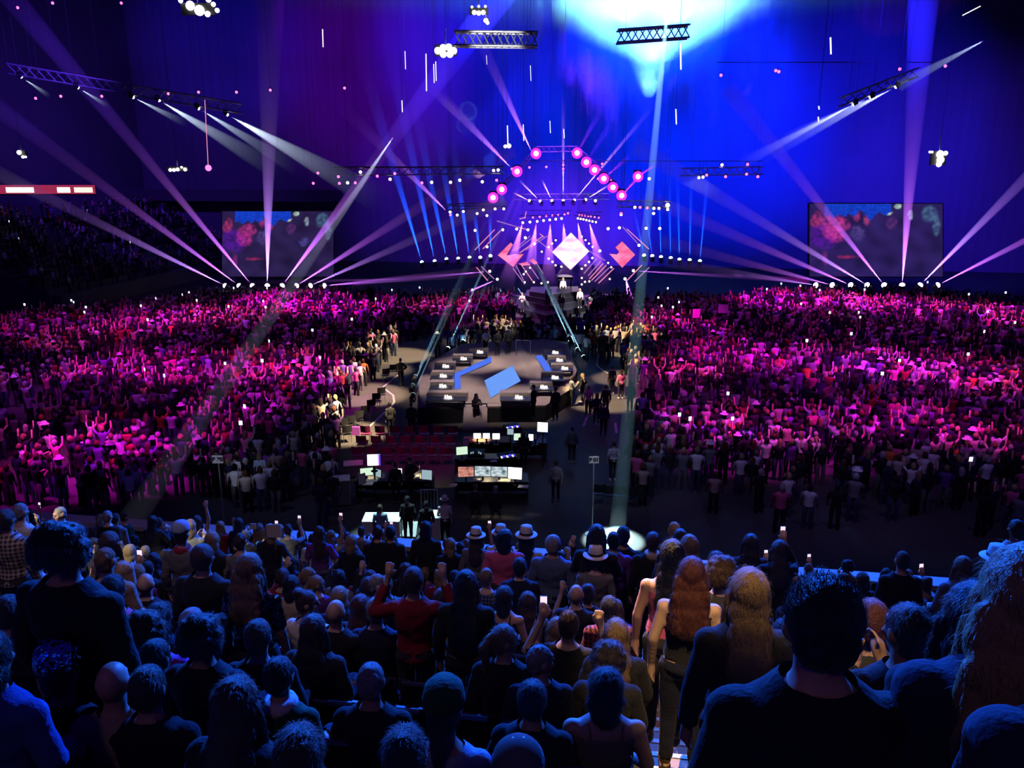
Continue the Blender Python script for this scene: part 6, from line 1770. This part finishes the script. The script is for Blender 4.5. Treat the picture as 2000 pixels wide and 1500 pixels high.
# far crowd: one mesh of small figures
def low_figure(kind):
    """verts, faces, part index per vertex: 0 top, 1 trousers, 2 skin, 3 hair, 4 prop; the last with material 1"""
    V, Fc, A = [], [], []
    def tube(st, part, n):
        o = len(V)
        for c, rx, ry in st:
            for i in range(n):
                t = 2 * math.pi * i / n + .3
                V.append((c[0] + rx * math.cos(t), c[1] + ry * math.sin(t), c[2])); A.append(part)
        for j in range(len(st) - 1):
            for i in range(n): Fc.append((o + j * n + i, o + j * n + (i + 1) % n, o + (j + 1) * n + (i + 1) % n, o + (j + 1) * n + i))
        Fc.append(tuple(range(o + (len(st) - 1) * n, o + len(st) * n)))
    def limb(a, b, r, part, n=4):
        o = len(V)
        a, b = Vector(a), Vector(b)
        q = (b - a).to_track_quat('Z', 'Y')
        for c in (a, b):
            for i in range(n):
                t = 2 * math.pi * i / n
                V.append(tuple(c + q @ Vector((r * math.cos(t), r * math.sin(t), 0)))); A.append(part)
        for i in range(n): Fc.append((o + i, o + (i + 1) % n, o + n + (i + 1) % n, o + n + i))
        Fc.append(tuple(range(o + n, o + 2 * n)))
    tube([((0, 0, .9), .16, .11), ((0, 0, 1.1), .145, .1), ((0, 0, 1.3), .19, .125), ((0, 0, 1.42), .2, .1), ((0, 0, 1.48), .07, .06)], 0, 8)
    for s in (-1, 1): tube([((s * .11, -.02, 0), .06, .09), ((s * .1, 0, .5), .07, .07), ((s * .09, 0, .93), .095, .1)], 1, 5)
    tube([((0, .01, 1.46), .055, .055), ((0, .01, 1.54), .06, .07), ((0, .015, 1.62), .075, .095), ((0, .01, 1.70), .065, .08)], 2, 7)
    lg = kind % 3
    tube([((0, -.05 if lg else -.02, 1.36 if lg == 1 else 1.53), .09, .05 if lg else .06), ((0, -.03, 1.6), .092, .09), ((0, -.012, 1.69), .085, .095), ((0, -.01, 1.765), .04, .045)], 3, 7)
    def arm_(s, up):
        if up == 0: limb((s * .2, 0, 1.4), (s * .25, .0, 1.12), .05, 0); limb((s * .25, 0, 1.12), (s * .25, .07, .86), .036, 2)
        elif up == 1: limb((s * .2, 0, 1.4), (s * .3, .06, 1.58), .048, 0); limb((s * .3, .06, 1.58), (s * .3, .1, 1.92), .036, 2)
        else: limb((s * .2, 0, 1.4), (s * .25, .1, 1.15), .05, 0); limb((s * .25, .1, 1.15), (s * .06, .34, 1.3), .036, 2)
    U = {0: (0, 0), 1: (0, 1), 2: (1, 1), 3: (2, 2), 4: (0, 1), 5: (0, 0)}[kind]
    arm_(-1, U[0]); arm_(1, U[1])
    if kind == 4:
        o = len(V)
        V.extend([(.24, .1, 1.95), (.36, .1, 1.95), (.36, .1, 2.13), (.24, .1, 2.13)]); A.extend([4] * 4); Fc.append((o, o + 1, o + 2, o + 3))
    if kind == 5:
        tube([((0, 0, 1.70), .17, .18), ((0, 0, 1.715), .1, .11), ((0, 0, 1.83), .07, .08)], 5, 8)
    return np.array(V), Fc, np.array(A)
FIG = [low_figure(k) for k in range(6)]
VV, CC, FO, FN, MI = [], [], [], [], []
base = 0
hcs = [HCOL[c] for c in ('dark', 'brown', 'blond', 'fair', 'auburn', 'grey', 'dark')]
def add_fig(p, rz, s, kind, cols):
    global base
    V, Fc, A = FIG[kind]
    c, n_ = math.cos(rz), math.sin(rz)
    W = V * s * np.array([1.22, 1.2, 1.05])
    X = W[:, 0] * c - W[:, 1] * n_ + p[0]; Y = W[:, 0] * n_ + W[:, 1] * c + p[1]; Z = W[:, 2] + p[2]
    VV.append(np.stack([X, Y, Z], 1))
    pal = np.array([cols[0], cols[1], cols[2], cols[3], (1, 1, 1), (.75, .72, .7)])
    CC.append(pal[A])
    for f in Fc:
        FO.extend(i + base for i in f); FN.append(len(f)); MI.append(1 if A[f[0]] == 4 else 0)
    base += len(V)
TOPC = [TCOL[c[1]] for c in CT]
for dep, p, blk, x, y in far_pts:
    k = rr.choices([0, 1, 2, 3, 4, 5], [6, 1.5, 1.2, 1.5, .22, .45])[0]
    add_fig(p, rr.uniform(-.7, .4), rr.uniform(.92, 1.06), k, (rr.choices(TOPC, CTW)[0], rr.choice([(.01, .01, .012), (.03, .04, .09), (.1, .1, .1)]), rr.choice(SKIN), rr.choice(hcs)))
# and the corner terraces
for sgn, us in ((-1, 53), (1, 50)):
    for k in range(14):
        for j in range(60):
            if rr.random() > .4: continue
            q = UV(sgn * (us + .9 * k + .45), 64 - k * .3 + j * .65 + rr.uniform(-.1, .1) + 2, 1.6 + .48 * k)
            x, y, dep = proj(q)
            if not (-60 < x < 2060): continue
            add_fig(q, (-1.2 if sgn < 0 else 1.2) + rr.uniform(-.3, .3), 1, rr.choices([0, 3, 4], [5, 2, .15])[0], (rr.choices(TOPC, CTW)[0], (.02, .02, .03), rr.choice(SKIN), rr.choice(hcs)))
VV = np.concatenate(VV).astype(np.float32); CC = np.concatenate(CC).astype(np.float32)
me = bpy.data.meshes.new('crowd')
me.vertices.add(len(VV)); me.vertices.foreach_set('co', VV.ravel())
me.loops.add(len(FO)); me.loops.foreach_set('vertex_index', np.array(FO, dtype=np.int32))
me.polygons.add(len(FN))
st_ = np.concatenate([[0], np.cumsum(FN)[:-1]]).astype(np.int32)
me.polygons.foreach_set('loop_start', st_)
me.polygons.foreach_set('material_index', np.array(MI, dtype=np.int32))
me.update(calc_edges=True)
me.validate()
at_ = me.color_attributes.new('Col', 'FLOAT_COLOR', 'POINT')
at_.data.foreach_set('color', np.concatenate([CC, np.ones((len(CC), 1), np.float32)], 1).ravel())
me.materials.append(M['crowd_cloth']); me.materials.append(M['phone_glow'])
o = put('crowd', me)
tag(o, 'dense far crowd of hundreds of people on the arena floor and corner terraces', 'crowd', None, 'stuff')
print('crowd tris', len(FN), 'objects', len(bpy.data.objects))
